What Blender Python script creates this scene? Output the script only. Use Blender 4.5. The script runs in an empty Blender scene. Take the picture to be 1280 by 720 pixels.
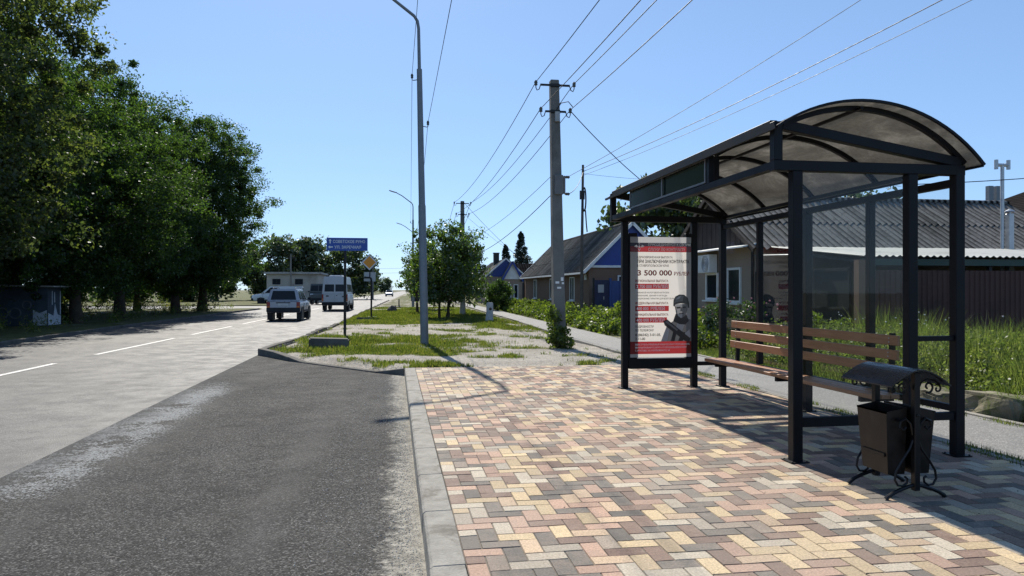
import bpy, bmesh, math, random
import numpy as np
from mathutils import Vector, Matrix, Euler, noise as mnoise

random.seed(7)
R = math.radians
scene = bpy.context.scene
COL = scene.collection

# ------------------------------------------------------------------ helpers
def link(o):
    COL.objects.link(o)
    return o

def tag(o, label=None, cat=None, group=None, kind=None):
    if label: o['label'] = label
    if cat: o['category'] = cat
    if group: o['group'] = group
    if kind: o['kind'] = kind
    return o

def empty(name, loc, label, cat, group=None, rz=0.0):
    o = bpy.data.objects.new(name, None)
    o.empty_display_size = 0.2
    o.location = loc
    o.rotation_euler = (0, 0, rz)
    link(o)
    return tag(o, label, cat, group)

def copy_tree(o, parent=None, loc=None, rz=None, scale=None, label=None):
    kids = [c for c in scene.objects if c.parent == o]
    c = o.copy()
    COL.objects.link(c)
    c.parent = parent
    if loc is not None: c.location = loc
    if rz is not None: c.rotation_euler = (0, 0, rz)
    if scale is not None: c.scale = scale if hasattr(scale, '__len__') else (scale,) * 3
    if label: c['label'] = label
    for k in kids:
        copy_tree(k, c)
    return c

class MB:
    """collects geometry for ONE mesh object"""
    def __init__(s):
        s.v = []; s.f = []; s.m = []; s.cur = 0
    def face(s, idx):
        s.f.append(tuple(idx)); s.m.append(s.cur)
    def poly(s, pts):
        b = len(s.v); s.v += [tuple(p) for p in pts]
        s.face(range(b, b + len(pts)))
    def hexa(s, p):   # 8 points: bottom 4 ccw, top 4 ccw
        b = len(s.v); s.v += [tuple(q) for q in p]
        for q in ((3, 2, 1, 0), (4, 5, 6, 7), (0, 1, 5, 4), (1, 2, 6, 5), (2, 3, 7, 6), (3, 0, 4, 7)):
            s.face([b + i for i in q])
    def box(s, x0, y0, z0, x1, y1, z1):
        s.hexa([(x0, y0, z0), (x1, y0, z0), (x1, y1, z0), (x0, y1, z0), (x0, y0, z1), (x1, y0, z1), (x1, y1, z1), (x0, y1, z1)])
    def cbox(s, c, size, rz=0.0, tilt=None):
        hx, hy, hz = size[0] / 2, size[1] / 2, size[2] / 2
        m = Matrix.Translation(c) @ Matrix.Rotation(rz, 4, 'Z')
        if tilt: m = m @ Euler(tilt).to_matrix().to_4x4()
        pts = [m @ Vector(p) for p in ((-hx, -hy, -hz), (hx, -hy, -hz), (hx, hy, -hz), (-hx, hy, -hz), (-hx, -hy, hz), (hx, -hy, hz), (hx, hy, hz), (-hx, hy, hz))]
        s.hexa(pts)
    def bar(s, p, q, w, h, up=(0, 0, 1)):
        p, q = Vector(p), Vector(q)
        d = (q - p).normalized(); u = Vector(up)
        if abs(d.dot(u)) > 0.98: u = Vector((0, 1, 0))
        r = d.cross(u).normalized(); u = r.cross(d).normalized()
        r = r * w / 2; u = u * h / 2
        s.hexa([p - r - u, p + r - u, p + r + u, p - r + u, q - r - u, q + r - u, q + r + u, q - r + u])
    def tube(s, pts, rad, n=8, caps=True):
        pts = [Vector(p) for p in pts]
        if not hasattr(rad, '__len__'): rad = [rad] * len(pts)
        b = len(s.v); k = len(pts); ref = None
        for i, p in enumerate(pts):
            d = (pts[min(i + 1, k - 1)] - pts[max(i - 1, 0)])
            d = d.normalized() if d.length > 1e-9 else Vector((0, 0, 1))
            if ref is None:
                ref = Vector((0, 0, 1)) if abs(d.z) < 0.9 else Vector((1, 0, 0))
            r = d.cross(ref)
            if r.length < 1e-4: r = d.cross(Vector((0, 1, 0.3)))
            r.normalize(); u = r.cross(d).normalized(); ref = u
            for j in range(n):
                t = 2 * math.pi * j / n
                s.v.append(tuple(p + r * (math.cos(t) * rad[i]) + u * (math.sin(t) * rad[i])))
        for i in range(k - 1):
            for j in range(n):
                j2 = (j + 1) % n
                s.face([b + i * n + j, b + i * n + j2, b + (i + 1) * n + j2, b + (i + 1) * n + j])
        if caps:
            s.face([b + j for j in range(n)][::-1]); s.face([b + (k - 1) * n + j for j in range(n)])
    def lathe(s, c, prof, n=16, axis='Z'):
        """prof: list of (r, t); revolve about axis through c"""
        b = len(s.v); c = Vector(c)
        for r, t in prof:
            for j in range(n):
                a = 2 * math.pi * j / n
                x, y = r * math.cos(a), r * math.sin(a)
                o = (x, y, t) if axis == 'Z' else ((t, x, y) if axis == 'X' else (x, t, y))
                s.v.append(tuple(c + Vector(o)))
        for i in range(len(prof) - 1):
            for j in range(n):
                j2 = (j + 1) % n
                s.face([b + i * n + j, b + i * n + j2, b + (i + 1) * n + j2, b + (i + 1) * n + j])
        s.face([b + j for j in range(n)][::-1]); s.face([b + (len(prof) - 1) * n + j for j in range(n)])
    def prism(s, pts, vec):
        pts = [Vector(p) for p in pts]; vec = Vector(vec); n = len(pts); b = len(s.v)
        s.v += [tuple(p) for p in pts] + [tuple(p + vec) for p in pts]
        s.face([b + i for i in range(n)][::-1]); s.face([b + n + i for i in range(n)])
        for i in range(n):
            j = (i + 1) % n
            s.face([b + i, b + j, b + n + j, b + n + i])
    def grid(s, rows):
        b = len(s.v); m = len(rows[0])
        for r in rows: s.v += [tuple(p) for p in r]
        for i in range(len(rows) - 1):
            for j in range(m - 1):
                s.face([b + i * m + j, b + i * m + j + 1, b + (i + 1) * m + j + 1, b + (i + 1) * m + j])
    def build(s, name, mat, parent=None, world=True, bevel=0.0, smooth=False, seg=1):
        me = bpy.data.meshes.new(name)
        v = s.v
        if parent is not None and world:
            L = parent.matrix_basis.translation if parent.parent is None else parent.parent.matrix_basis.translation
            if parent.parent is not None and parent.parent.parent is not None: raise RuntimeError(name)
            v = [(p[0] - L[0], p[1] - L[1], p[2] - L[2]) for p in v]
        me.from_pydata(v, [], s.f)
        bm = bmesh.new(); bm.from_mesh(me)
        for f, mi in zip(bm.faces, s.m): f.material_index = mi
        bmesh.ops.recalc_face_normals(bm, faces=bm.faces)
        if bevel > 0:
            es = [e for e in bm.edges if len(e.link_faces) == 2 and e.calc_face_angle(0) > 0.5]
            bmesh.ops.bevel(bm, geom=es, offset=bevel, segments=seg, affect='EDGES', clamp_overlap=True)
        if smooth:
            for f in bm.faces: f.smooth = True
        bm.to_mesh(me); bm.free()
        if smooth:
            try: me.set_sharp_from_angle(angle=R(40))
            except Exception: pass
        for mt in (mat if isinstance(mat, (list, tuple)) else [mat]): me.materials.append(mt)
        o = bpy.data.objects.new(name, me); link(o)
        if parent is not None: o.parent = parent
        return o

def lerp(a, b, t): return a + (b - a) * t
def interp(x, tab):
    if x <= tab[0][0]: return tab[0][1]
    for (a, b), (c, d) in zip(tab, tab[1:]):
        if x <= c: return b + (d - b) * (x - a) / (c - a)
    return tab[-1][1]

# ------------------------------------------------------------------ materials
class NT:
    def __init__(s, name):
        s.m = bpy.data.materials.new(name); s.m.use_nodes = True
        s.t = s.m.node_tree; s.t.nodes.clear()
        s.out = s.t.nodes.new('ShaderNodeOutputMaterial')
    def n(s, typ, **kw):
        nd = s.t.nodes.new(typ)
        for k, v in kw.items():
            if k.startswith('i_'):
                key = k[2:]
                key = int(key) if key.isdigit() else key.replace('_', ' ')
                sock = nd.inputs[key]
                if isinstance(v, bpy.types.NodeSocket): s.t.links.new(v, sock)
                else: sock.default_value = v
            else: setattr(nd, k, v)
        return nd
    def l(s, a, b): s.t.links.new(a, b)
    def coord(s): return s.n('ShaderNodeTexCoord').outputs['Object']
    def noise(s, scale, detail=4, rough=0.6, co=None, dist=0.0):
        nd = s.n('ShaderNodeTexNoise', i_Scale=scale, i_Detail=detail, i_Roughness=rough, i_Distortion=dist)
        s.l(co if co is not None else s.coord(), nd.inputs['Vector'])
        return nd.outputs['Fac']
    def ramp(s, fac, stops, interp='LINEAR'):
        nd = s.n('ShaderNodeValToRGB'); cr = nd.color_ramp; cr.interpolation = interp
        while len(cr.elements) < len(stops): cr.elements.new(0.5)
        for e, (p, c) in zip(cr.elements, stops):
            e.position = p; e.color = (c[0], c[1], c[2], 1) if hasattr(c, '__len__') else (c, c, c, 1)
        s.l(fac, nd.inputs['Fac'])
        return nd.outputs['Color']
    def mix(s, fac, a, b, mode='MIX'):
        nd = s.n('ShaderNodeMix', data_type='RGBA', blend_type=mode)
        for sock, v in ((nd.inputs[0], fac), (nd.inputs[6], a), (nd.inputs[7], b)):
            if isinstance(v, bpy.types.NodeSocket): s.l(v, sock)
            elif hasattr(v, '__len__'): sock.default_value = (v[0], v[1], v[2], 1)
            else: sock.default_value = v
        return nd.outputs[2]
    def math(s, op, a, b=0.5, clamp=False):
        nd = s.n('ShaderNodeMath', operation=op, use_clamp=clamp)
        for sock, v in ((nd.inputs[0], a), (nd.inputs[1], b)):
            if isinstance(v, bpy.types.NodeSocket): s.l(v, sock)
            else: sock.default_value = v
        return nd.outputs[0]
    def mrange(s, v, a, b, c=0.0, d=1.0, smooth=True):
        nd = s.n('ShaderNodeMapRange', interpolation_type='SMOOTHSTEP' if smooth else 'LINEAR', i_1=a, i_2=b, i_3=c, i_4=d)
        s.l(v, nd.inputs[0]); return nd.outputs[0]
    def bump(s, h, strength=0.3, dist=0.02):
        nd = s.n('ShaderNodeBump', i_Strength=strength, i_Distance=dist)
        s.l(h, nd.inputs['Height']); return nd.outputs['Normal']
    def bsdf(s, color, rough=0.6, metal=0.0, spec=0.5, normal=None, **kw):
        nd = s.n('ShaderNodeBsdfPrincipled')
        for key, v in (('Base Color', color), ('Roughness', rough), ('Metallic', metal), ('Specular IOR Level', spec)):
            sock = nd.inputs[key]
            if isinstance(v, bpy.types.NodeSocket): s.l(v, sock)
            elif hasattr(v, '__len__'): sock.default_value = (v[0], v[1], v[2], 1)
            else: sock.default_value = v
        for k, v in kw.items(): nd.inputs[k.replace('_', ' ')].default_value = v
        if normal is not None: s.l(normal, nd.inputs['Normal'])
        return nd.outputs[0]
    def done(s, sh):
        s.l(sh, s.out.inputs['Surface']); return s.m

def M(name, c, rough=0.6, metal=0.0, spec=0.5, var=0.25, vs=2.5, bump=0.0, bs=40.0, tint=None, grime=0.0):
    t = NT(name); co = t.coord()
    n1 = t.noise(vs, 5, 0.65, co)
    dark = tuple(x * (1 - var) for x in c); lite = tuple(min(1, x * (1 + var)) for x in c)
    col = t.ramp(n1, [(0.3, dark), (0.7, lite)])
    if tint:
        n2 = t.noise(vs * 0.35 + 0.1, 6, 0.7, co, 0.5)
        col = t.mix(t.mrange(n2, 0.5, 0.66), col, tint)
    rv = t.mrange(n1, 0.3, 0.7, max(0.03, rough - 0.08), min(1, rough + 0.08))
    nm = t.bump(t.noise(bs, 3, 0.6, co), bump, 0.01) if bump else None
    return t.done(t.bsdf(col, rv, metal, spec, nm))

def leaf_mat(name, c, tr, mixf=0.45, hue=0.35, dry=None, gloss=0.05):
    t = NT(name)
    g = t.n('ShaderNodeNewGeometry')
    rnd = g.outputs['Random Per Island']
    n = t.noise(0.45, 3, 0.6)
    v = t.math('ADD', t.math('MULTIPLY', rnd, 0.6), t.math('MULTIPLY', n, 0.4))
    stops = [(0.2, tuple(x * (1 - hue) for x in c)), (0.55, c), (0.85, (min(1, c[0] * (1 + hue * 1.6)), min(1, c[1] * (1 + hue)), c[2]))]
    if dry: stops[-1] = (0.85, dry)
    col = t.ramp(v, stops)
    tcol = t.mix(1.0, col, tr, 'MULTIPLY')
    d = t.n('ShaderNodeBsdfDiffuse'); t.l(col, d.inputs['Color'])
    q = t.n('ShaderNodeBsdfTranslucent'); t.l(tcol, q.inputs['Color'])
    gl = t.n('ShaderNodeBsdfGlossy', i_Roughness=0.38); gl.inputs['Color'].default_value = (0.95, 0.97, 1, 1)
    m1 = t.n('ShaderNodeMixShader', i_0=mixf); t.l(d.outputs[0], m1.inputs[1]); t.l(q.outputs[0], m1.inputs[2])
    m2 = t.n('ShaderNodeMixShader', i_0=gloss); t.l(m1.outputs[0], m2.inputs[1]); t.l(gl.outputs[0], m2.inputs[2])
    return t.done(m2.outputs[0])

def glass_mat(name, tint=(0.85, 0.9, 0.9), dust=0.03, refl=1.0):
    t = NT(name); co = t.coord()
    tr = t.n('ShaderNodeBsdfTransparent'); tr.inputs['Color'].default_value = (*tint, 1)
    gl = t.n('ShaderNodeBsdfGlossy', i_Roughness=0.015); gl.inputs['Color'].default_value = (1, 1, 1, 1)
    ge = t.n('ShaderNodeNewGeometry'); dt = t.n('ShaderNodeVectorMath', operation='DOT_PRODUCT')
    t.l(ge.outputs['Normal'], dt.inputs[0]); t.l(ge.outputs['Incoming'], dt.inputs[1])
    c1 = t.math('SUBTRACT', 1.0, t.math('ABSOLUTE', dt.outputs['Value']), True)
    fr = t.math('ADD', t.math('MULTIPLY', t.math('POWER', c1, 5.0), 0.95), 0.028)
    a = t.n('ShaderNodeMixShader'); t.l(t.math('MULTIPLY', fr, refl, True), a.inputs[0]); t.l(tr.outputs[0], a.inputs[1]); t.l(gl.outputs[0], a.inputs[2])
    df = t.n('ShaderNodeBsdfDiffuse'); df.inputs['Color'].default_value = (0.5, 0.48, 0.44, 1)
    nz = t.noise(3.0, 6, 0.75, co)
    vo = t.n('ShaderNodeTexVoronoi', i_Scale=13.0, i_Randomness=1.0); t.l(co, vo.inputs['Vector'])
    spot = t.mrange(vo.outputs['Distance'], 0.07, 0.035, 0, 0.55)
    pick = t.mrange(t.noise(6, 2, 0.5, co), 0.56, 0.62)
    dsum = t.math('ADD', t.math('MULTIPLY', spot, pick), t.mrange(nz, 0.4, 0.75, dust * 0.4, dust * 2.2))
    b = t.n('ShaderNodeMixShader'); t.l(dsum, b.inputs[0]); t.l(a.outputs[0], b.inputs[1]); t.l(df.outputs[0], b.inputs[2])
    return t.done(b.outputs[0])

def window_mat(name, c=(0.02, 0.025, 0.03)):
    t = NT(name)
    return t.done(t.bsdf(c, 0.08, 0, 0.16))

# --- ground-like surfaces
def asphalt_mat(name, lo, hi, grain=140, rough=0.75, bump=0.5, spec=0.5, extra=None, chips=0.35):
    t = NT(name); co = t.coord()
    big = t.noise(0.35, 5, 0.6, co); mid = t.noise(2.2, 5, 0.7, co)
    vo = t.n('ShaderNodeTexVoronoi', i_Scale=grain); t.l(co, vo.inputs['Vector'])
    fine = t.noise(grain * 0.7, 2, 0.7, co)
    f = t.math('ADD', t.math('MULTIPLY', big, 0.5), t.math('MULTIPLY', mid, 0.5))
    col = t.ramp(f, [(0.35, lo), (0.65, hi)])
    sep = t.n('ShaderNodeSeparateColor'); t.l(vo.outputs['Color'], sep.inputs[0])
    stone = t.ramp(sep.outputs[0], [(0.0, 0.35), (0.45, 0.8), (0.8, 1.5), (0.97, 3.2)])
    col = t.mix(chips, col, t.mix(1.0, col, stone, 'MULTIPLY'))
    if extra: col = extra(t, co, col)
    h = t.math('ADD', t.math('MULTIPLY', vo.outputs['Distance'], -0.7), t.math('MULTIPLY', fine, 0.6))
    nm = t.bump(h, bump, 0.006)
    rv = t.mrange(mid, 0.3, 0.7, rough - 0.08, rough + 0.08)
    return t.done(t.bsdf(col, rv, 0, spec, nm))
# ------------------------------------------------------------------ world, sun, camera
SUN_EL, SUN_AZ = R(42.0), R(5.9)          # azimuth: to the left (-X) of +Y
w = bpy.data.worlds.new("World"); scene.world = w; w.use_nodes = True
nt = w.node_tree
bg = nt.nodes['Background']
sky = nt.nodes.new('ShaderNodeTexSky'); sky.sky_type = 'NISHITA'; sky.sun_disc = False
sky.sun_elevation = SUN_EL; sky.sun_rotation = -SUN_AZ
sky.altitude = 100; sky.air_density = 0.8; sky.dust_density = 0.25; sky.ozone_density = 5.5
gm = nt.nodes.new('ShaderNodeGamma'); gm.inputs[1].default_value = 0.55
tn = nt.nodes.new('ShaderNodeMix'); tn.data_type = 'RGBA'; tn.blend_type = 'MULTIPLY'; tn.inputs[0].default_value = 1.0; tn.inputs[7].default_value = (1.56, 1.95, 2.40, 1)
nt.links.new(sky.outputs[0], gm.inputs[0]); nt.links.new(gm.outputs[0], tn.inputs[6]); nt.links.new(tn.outputs[2], bg.inputs[0]); bg.inputs[1].default_value = 0.10
sl = bpy.data.lights.new("sun", 'SUN'); sl.energy = 5.0; sl.angle = R(0.53); sl.color = (1.0, 0.935, 0.83)
so = bpy.data.objects.new("sun", sl); link(so)
to_sun = Vector((-math.sin(SUN_AZ) * math.cos(SUN_EL), math.cos(SUN_AZ) * math.cos(SUN_EL), math.sin(SUN_EL)))
so.rotation_euler = to_sun.to_track_quat('Z', 'Y').to_euler(); so.location = (0, 0, 30)

cam = bpy.data.cameras.new("camera"); co_ = bpy.data.objects.new("camera", cam); link(co_)
CA = math.atan(146.5 / 920)
co_.location = (0, 0, 1.5); co_.rotation_euler = (R(90), 0, -CA)
cam.sensor_width = 36; cam.lens = 920 / 1280 * 36; cam.shift_y = 2 / 1280
cam.clip_start = 0.05; cam.clip_end = 5000
scene.camera = co_
vs = scene.view_settings
vs.view_transform = 'Standard'; vs.look = 'None'; vs.exposure = 0.52; vs.gamma = 1.0; vs.use_curve_mapping = False
scene.render.engine = 'CYCLES'
cy = scene.cycles
cy.max_bounces = 8; cy.transparent_max_bounces = 16; cy.diffuse_bounces = 3; cy.glossy_bounces = 3; cy.transmission_bounces = 6
cy.use_denoising = True; cy.caustics_reflective = False; cy.caustics_refractive = False
cy.sample_clamp_indirect = 6

# ------------------------------------------------------------------ shared materials
m_frame = M('dark_frame_paint', (0.006, 0.0062, 0.0085), 0.5, 0.0, 0.22, 0.25, 3, 0.05, 90)
m_black = M('black_iron_paint', (0.005, 0.005, 0.006), 0.38, 0.1, 0.35, 0.3, 6, 0.05, 80)
m_bucket = M('bucket_metal', (0.016, 0.012, 0.0095), 0.42, 0.25, 0.4, 0.45, 7, 0.06, 40, tint=(0.032, 0.026, 0.023))
m_concrete = M('concrete', (0.36, 0.345, 0.32), 0.85, 0, 0.35, 0.18, 2.2, 0.35, 60, tint=(0.25, 0.24, 0.22))
m_kerb = M('kerb_concrete', (0.275, 0.26, 0.228), 0.9, 0, 0.2, 0.28, 7.0, 0.7, 70, tint=(0.155, 0.142, 0.12))
m_oldkerb = M('old_kerb_concrete', (0.115, 0.108, 0.097), 0.92, 0, 0.15, 0.35, 3.0, 0.5, 50, tint=(0.07, 0.065, 0.055))
m_pole = M('pole_concrete', (0.165, 0.16, 0.15), 0.9, 0, 0.2, 0.2, 1.6, 0.4, 45, tint=(0.115, 0.11, 0.102))
m_steel = M('grey_painted_steel', (0.17, 0.19, 0.21), 0.5, 0.3, 0.5, 0.2, 3)
m_galv = M('galvanised_steel', (0.42, 0.44, 0.46), 0.42, 0.6, 0.5, 0.18, 5)
m_dark = M('dark_plastic', (0.015, 0.015, 0.016), 0.55, 0, 0.4, 0.2, 5)
m_wire = M('cable_black', (0.02, 0.02, 0.022), 0.6, 0, 0.3, 0.1, 5)
m_white = M('white_paint', (0.74, 0.74, 0.72), 0.5, 0, 0.5, 0.08, 3, tint=(0.62, 0.61, 0.58))
m_whitewash = M('whitewash', (0.44, 0.44, 0.43), 0.9, 0, 0.2, 0.25, 6, 0.3, 30, tint=(0.36, 0.35, 0.33))
m_bark = M('bark', (0.075, 0.058, 0.043), 0.95, 0, 0.2, 0.4, 5, 0.9, 22)
m_wood = None
m_glass = glass_mat('shelter_glass', (0.90, 0.92, 0.91), 0.012, 0.9)
m_pane = window_mat('window_glass')
m_lamp_glass = M('lamp_glass', (0.55, 0.57, 0.58), 0.2, 0, 0.5, 0.05)
m_insul = M('insulator_glass', (0.05, 0.06, 0.06), 0.25, 0, 0.6, 0.2)

def wood_mat():
    t = NT('varnished_wood'); co = t.coord()
    mp = t.n('ShaderNodeMapping'); mp.inputs['Scale'].default_value = (14, 0.9, 14); t.l(co, mp.inputs['Vector'])
    g = t.noise(2.2, 6, 0.65, mp.outputs[0], 1.2)
    isl = t.n('ShaderNodeNewGeometry').outputs['Random Per Island']
    col = t.ramp(t.math('ADD', t.math('MULTIPLY', g, 0.75), t.math('MULTIPLY', isl, 0.25)), [(0.3, (0.16, 0.068, 0.032)), (0.55, (0.31, 0.142, 0.068)), (0.8, (0.43, 0.22, 0.115))])
    return t.done(t.bsdf(col, 0.42, 0, 0.5, t.bump(g, 0.25, 0.004)))
m_wood = wood_mat()

# ------------------------------------------------------------------ ground, road, layby
XR = [(-60, -3.4), (19.3, -3.4), (32, -2.75), (55, -2.3), (100, -1.2), (154, 0.2), (300, 4.2), (700, 15)]
XL = [(-60, -11.3), (19.3, -11.3), (32, -11.5), (57, -11.2), (100, -9.6), (154, -8.0), (300, -4.0), (700, 6)]
xr = lambda y: interp(y, XR)
xl = lambda y: interp(y, XL)
KX = [(14.2, 0.17), (14.7, -0.36), (17.2, -2.2), (17.46, -2.36), (19.3, -3.41)]
def kerb_x(y): return interp(y, KX) if y < 19.3 else xr(y)
ZR = -0.15                                     # road level; the paving is z = 0

def dirt_mat(name, c1, c2, stone=60):
    t = NT(name); co = t.coord()
    at = t.n('ShaderNodeAttribute', attribute_name='grass').outputs['Fac']
    n1 = t.noise(0.7, 6, 0.65, co); n2 = t.noise(9, 5, 0.7, co)
    vo = t.n('ShaderNodeTexVoronoi', i_Scale=stone); t.l(co, vo.inputs['Vector'])
    sp = t.n('ShaderNodeSeparateColor'); t.l(vo.outputs['Color'], sp.inputs[0])
    col = t.ramp(n1, [(0.35, c1), (0.65, c2)])
    col = t.mix(0.55, col, t.mix(1.0, col, t.ramp(sp.outputs[0], [(0, 0.45), (0.6, 1.0), (0.9, 1.6), (1, 2.0)]), 'MULTIPLY'))
    col = t.mix(0.35, col, t.mix(1.0, col, t.ramp(n2, [(0.3, 0.55), (0.7, 1.4)]), 'MULTIPLY'))
    gcol = t.ramp(t.noise(3.5, 4, 0.7, co), [(0.3, (0.06, 0.065, 0.022)), (0.55, (0.10, 0.105, 0.035)), (0.75, (0.17, 0.145, 0.075))])
    f = t.mrange(t.math('ADD', at, t.math('MULTIPLY', t.math('SUBTRACT', n2, 0.5), 0.9)), 0.18, 0.46)
    col = t.mix(f, col, gcol)
    h = t.math('ADD', t.math('MULTIPLY', vo.outputs['Distance'], -1.0), n2)
    return t.done(t.bsdf(col, 0.95, 0, 0.2, t.bump(h, 0.7, 0.02)))
m_dirt = dirt_mat('dirt_and_gravel', (0.25, 0.225, 0.185), (0.38, 0.35, 0.30))
m_earth = M('earth', (0.13, 0.12, 0.07), 0.95, 0, 0.2, 0.4, 0.05, 0.4, 6, tint=(0.09, 0.11, 0.03))

mb = MB(); S = 2500
mb.grid([[(x, y, -0.24) for x in (-S, -60, 0, 60, S)] for y in (-300, 0, 200, 800, S)])
tag(mb.build('ground', m_earth), 'dry earth and grass plain reaching the horizon', 'ground', kind='structure')

def road_extra(t, co, col):
    sx = t.n('ShaderNodeSeparateXYZ'); t.l(co, sx.inputs[0])
    # two polished wheel tracks per lane
    x = t.math('ADD', sx.outputs[0], t.math('MULTIPLY', t.noise(0.2, 2, 0.5, co), 0.6))
    wv = t.math('SINE', t.math('MULTIPLY', t.math('ADD', x, 7.3), 3.5))
    col = t.mix(t.mrange(wv, -0.2, 0.9, 0, 0.35), col, (0.078, 0.078, 0.077))
    mp = t.n('ShaderNodeMapping'); mp.inputs['Scale'].default_value = (1.2, 0.05, 1); t.l(co, mp.inputs['Vector'])
    st = t.noise(2.0, 5, 0.7, mp.outputs[0])
    col = t.mix(t.mrange(st, 0.52, 0.72, 0, 0.5), col, (0.042, 0.041, 0.039))
    oil = t.mrange(t.noise(0.55, 6, .75, co, 1.0), .60, .70, 0, .55)
    col = t.mix(oil, col, (0.035, 0.034, 0.033))
    vc = t.n('ShaderNodeTexVoronoi', feature='DISTANCE_TO_EDGE', i_Scale=0.32); t.l(t.mix(0.12, co, t.n('ShaderNodeTexNoise', i_Scale=2.5, i_Detail=5.0).outputs['Color']), vc.inputs['Vector'])
    return t.mix(t.math('MULTIPLY', t.mrange(vc.outputs['Distance'], 0.006, 0.001), t.mrange(t.noise(0.12, 2, .5, co), .48, .6, 0, .7)), col, (0.02, 0.02, 0.019))
m_road = asphalt_mat('road_asphalt', (0.046, 0.047, 0.048), (0.070, 0.070, 0.069), 80, 0.70, 0.5, 0.34, road_extra, 0.55)

def lay_extra(t, co, col):
    sx = t.n('ShaderNodeSeparateXYZ'); t.l(co, sx.inputs[0])
    X, Y = sx.outputs[0], sx.outputs[1]
    n = t.noise(1.6, 6, 0.75, co); n2 = t.noise(14, 4, 0.8, co)
    # dusty gravel washed up against the kerb
    f = t.mrange(t.math('ADD', X, t.math('ADD', t.math('MULTIPLY', t.math('SUBTRACT', n, 0.5), 0.55), t.math('MULTIPLY', t.math('SUBTRACT', n2, 0.5), 0.5))), -0.10, 0.10)
    col = t.mix(t.math('MULTIPLY', f, 0.9), col, t.ramp(n2, [(0.3, (0.16, 0.145, 0.12)), (0.6, (0.36, 0.34, 0.29)), (0.8, (0.5, 0.47, 0.41))]))
    tar = t.mrange(t.noise(0.9, 6, 0.7, co, 1.5), 0.5, 0.66)
    col = t.mix(t.math('MULTIPLY', tar, 0.45), col, (0.022, 0.022, 0.021))
    tr_ = t.math('ABSOLUTE', t.math('ADD', t.math('ABSOLUTE', t.math('ADD', X, 1.75)), -0.85))
    col = t.mix(t.math('MULTIPLY', t.mrange(tr_, .28, .05), t.mrange(n, .4, .6, .1, .4)), col, (0.085, 0.083, 0.078))   # dusty wheel tracks
    # pale cement dust where the layby meets the road
    mx = t.mrange(t.math('ABSOLUTE', t.math('ADD', X, 3.15)), 0.15, 0.75, 1, 0)
    my = t.math('MULTIPLY', t.mrange(Y, 5.0, 8.0), t.mrange(Y, 12.0, 14.5, 1, 0))
    g = t.math('MULTIPLY', t.math('MULTIPLY', mx, my), t.mrange(t.noise(1.1, 6, 0.8, co), 0.36, 0.56))
    g = t.math('MULTIPLY', g, t.mrange(t.noise(45, 3, 0.8, co), 0.40, 0.56, 0.3, 1))
    vg = t.n('ShaderNodeTexVoronoi', i_Scale=62.0); t.l(co, vg.inputs['Vector']); sg_ = t.n('ShaderNodeSeparateColor'); t.l(vg.outputs['Color'], sg_.inputs[0])
    g = t.mrange(t.math('ADD', g, t.math('MULTIPLY', sg_.outputs[1], 0.55)), 0.55, 0.85)
    col = t.mix(t.math('MULTIPLY', g, 0.6), col, (0.36, 0.37, 0.365))
    e = t.mrange(t.math('ADD', X, t.math('ADD', t.math('MULTIPLY', t.math('SUBTRACT', n, 0.5), 1.1), t.math('MULTIPLY', t.math('SUBTRACT', n2, 0.5), 0.5))), -3.45, -2.95, 1, 0)
    return t.mix(t.math('MULTIPLY', t.math('MULTIPLY', e, t.mrange(n2, .4, .55, .55, 1)), 0.95), col, (0.060, 0.060, 0.059))
m_lay = asphalt_mat('layby_asphalt', (0.040, 0.039, 0.037), (0.064, 0.062, 0.058), 92, 0.92, 1.0, 0.12, lay_extra, 0.9)
m_path = asphalt_mat('path_asphalt', (0.15, 0.147, 0.14), (0.22, 0.215, 0.2), 90, 0.85, 0.5, 0.4)

ys = list(np.arange(-40, 100, 4.0)) + list(np.arange(100, 720, 20.0))
mb = MB(); mb.grid([[(xl(y), y, ZR), (lerp(xl(y), xr(y), .5), y, ZR + 0.03), (xr(y) + 0.12, y, ZR)] for y in ys])
tag(mb.build('road', m_road, smooth=True), 'grey asphalt two lane road running to the horizon', 'road', kind='structure')

# side street joining from the left
mb = MB(); mb.grid([[(-140, 86, ZR + 0.004), (-11.0, 63.5, ZR + 0.004)], [(-140, 98, ZR + 0.004), (-10.6, 76, ZR + 0.004)]])
mb.poly([(-11.35, 59, ZR + .002), (-10.5, 82, ZR + .002), (-15, 77, ZR + .002), (-16, 64.4, ZR + .002)])
tag(mb.build('side_street', m_road), 'side street joining the road from the left', 'street', kind='structure')

mb = MB()
rows = []
for y in [-40, -10, 0, 5, 10, 14.25, 14.7, 15.2, 16, 16.8, 17.46, 18.4, 19.3]:
    a, b = -3.4, (0.19 if y < 14.3 else kerb_x(y) + 0.02)
    rows.append([(lerp(a, b, k / 6), y, ZR + 0.006 - (0.02 * math.sin(k / 6 * math.pi) if y < 14 else 0)) for k in range(7)])
mb.grid(rows)
tag(mb.build('bus_layby', m_lay, smooth=True), 'dark rough asphalt bus layby beside the kerb', 'layby', kind='structure')

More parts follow.
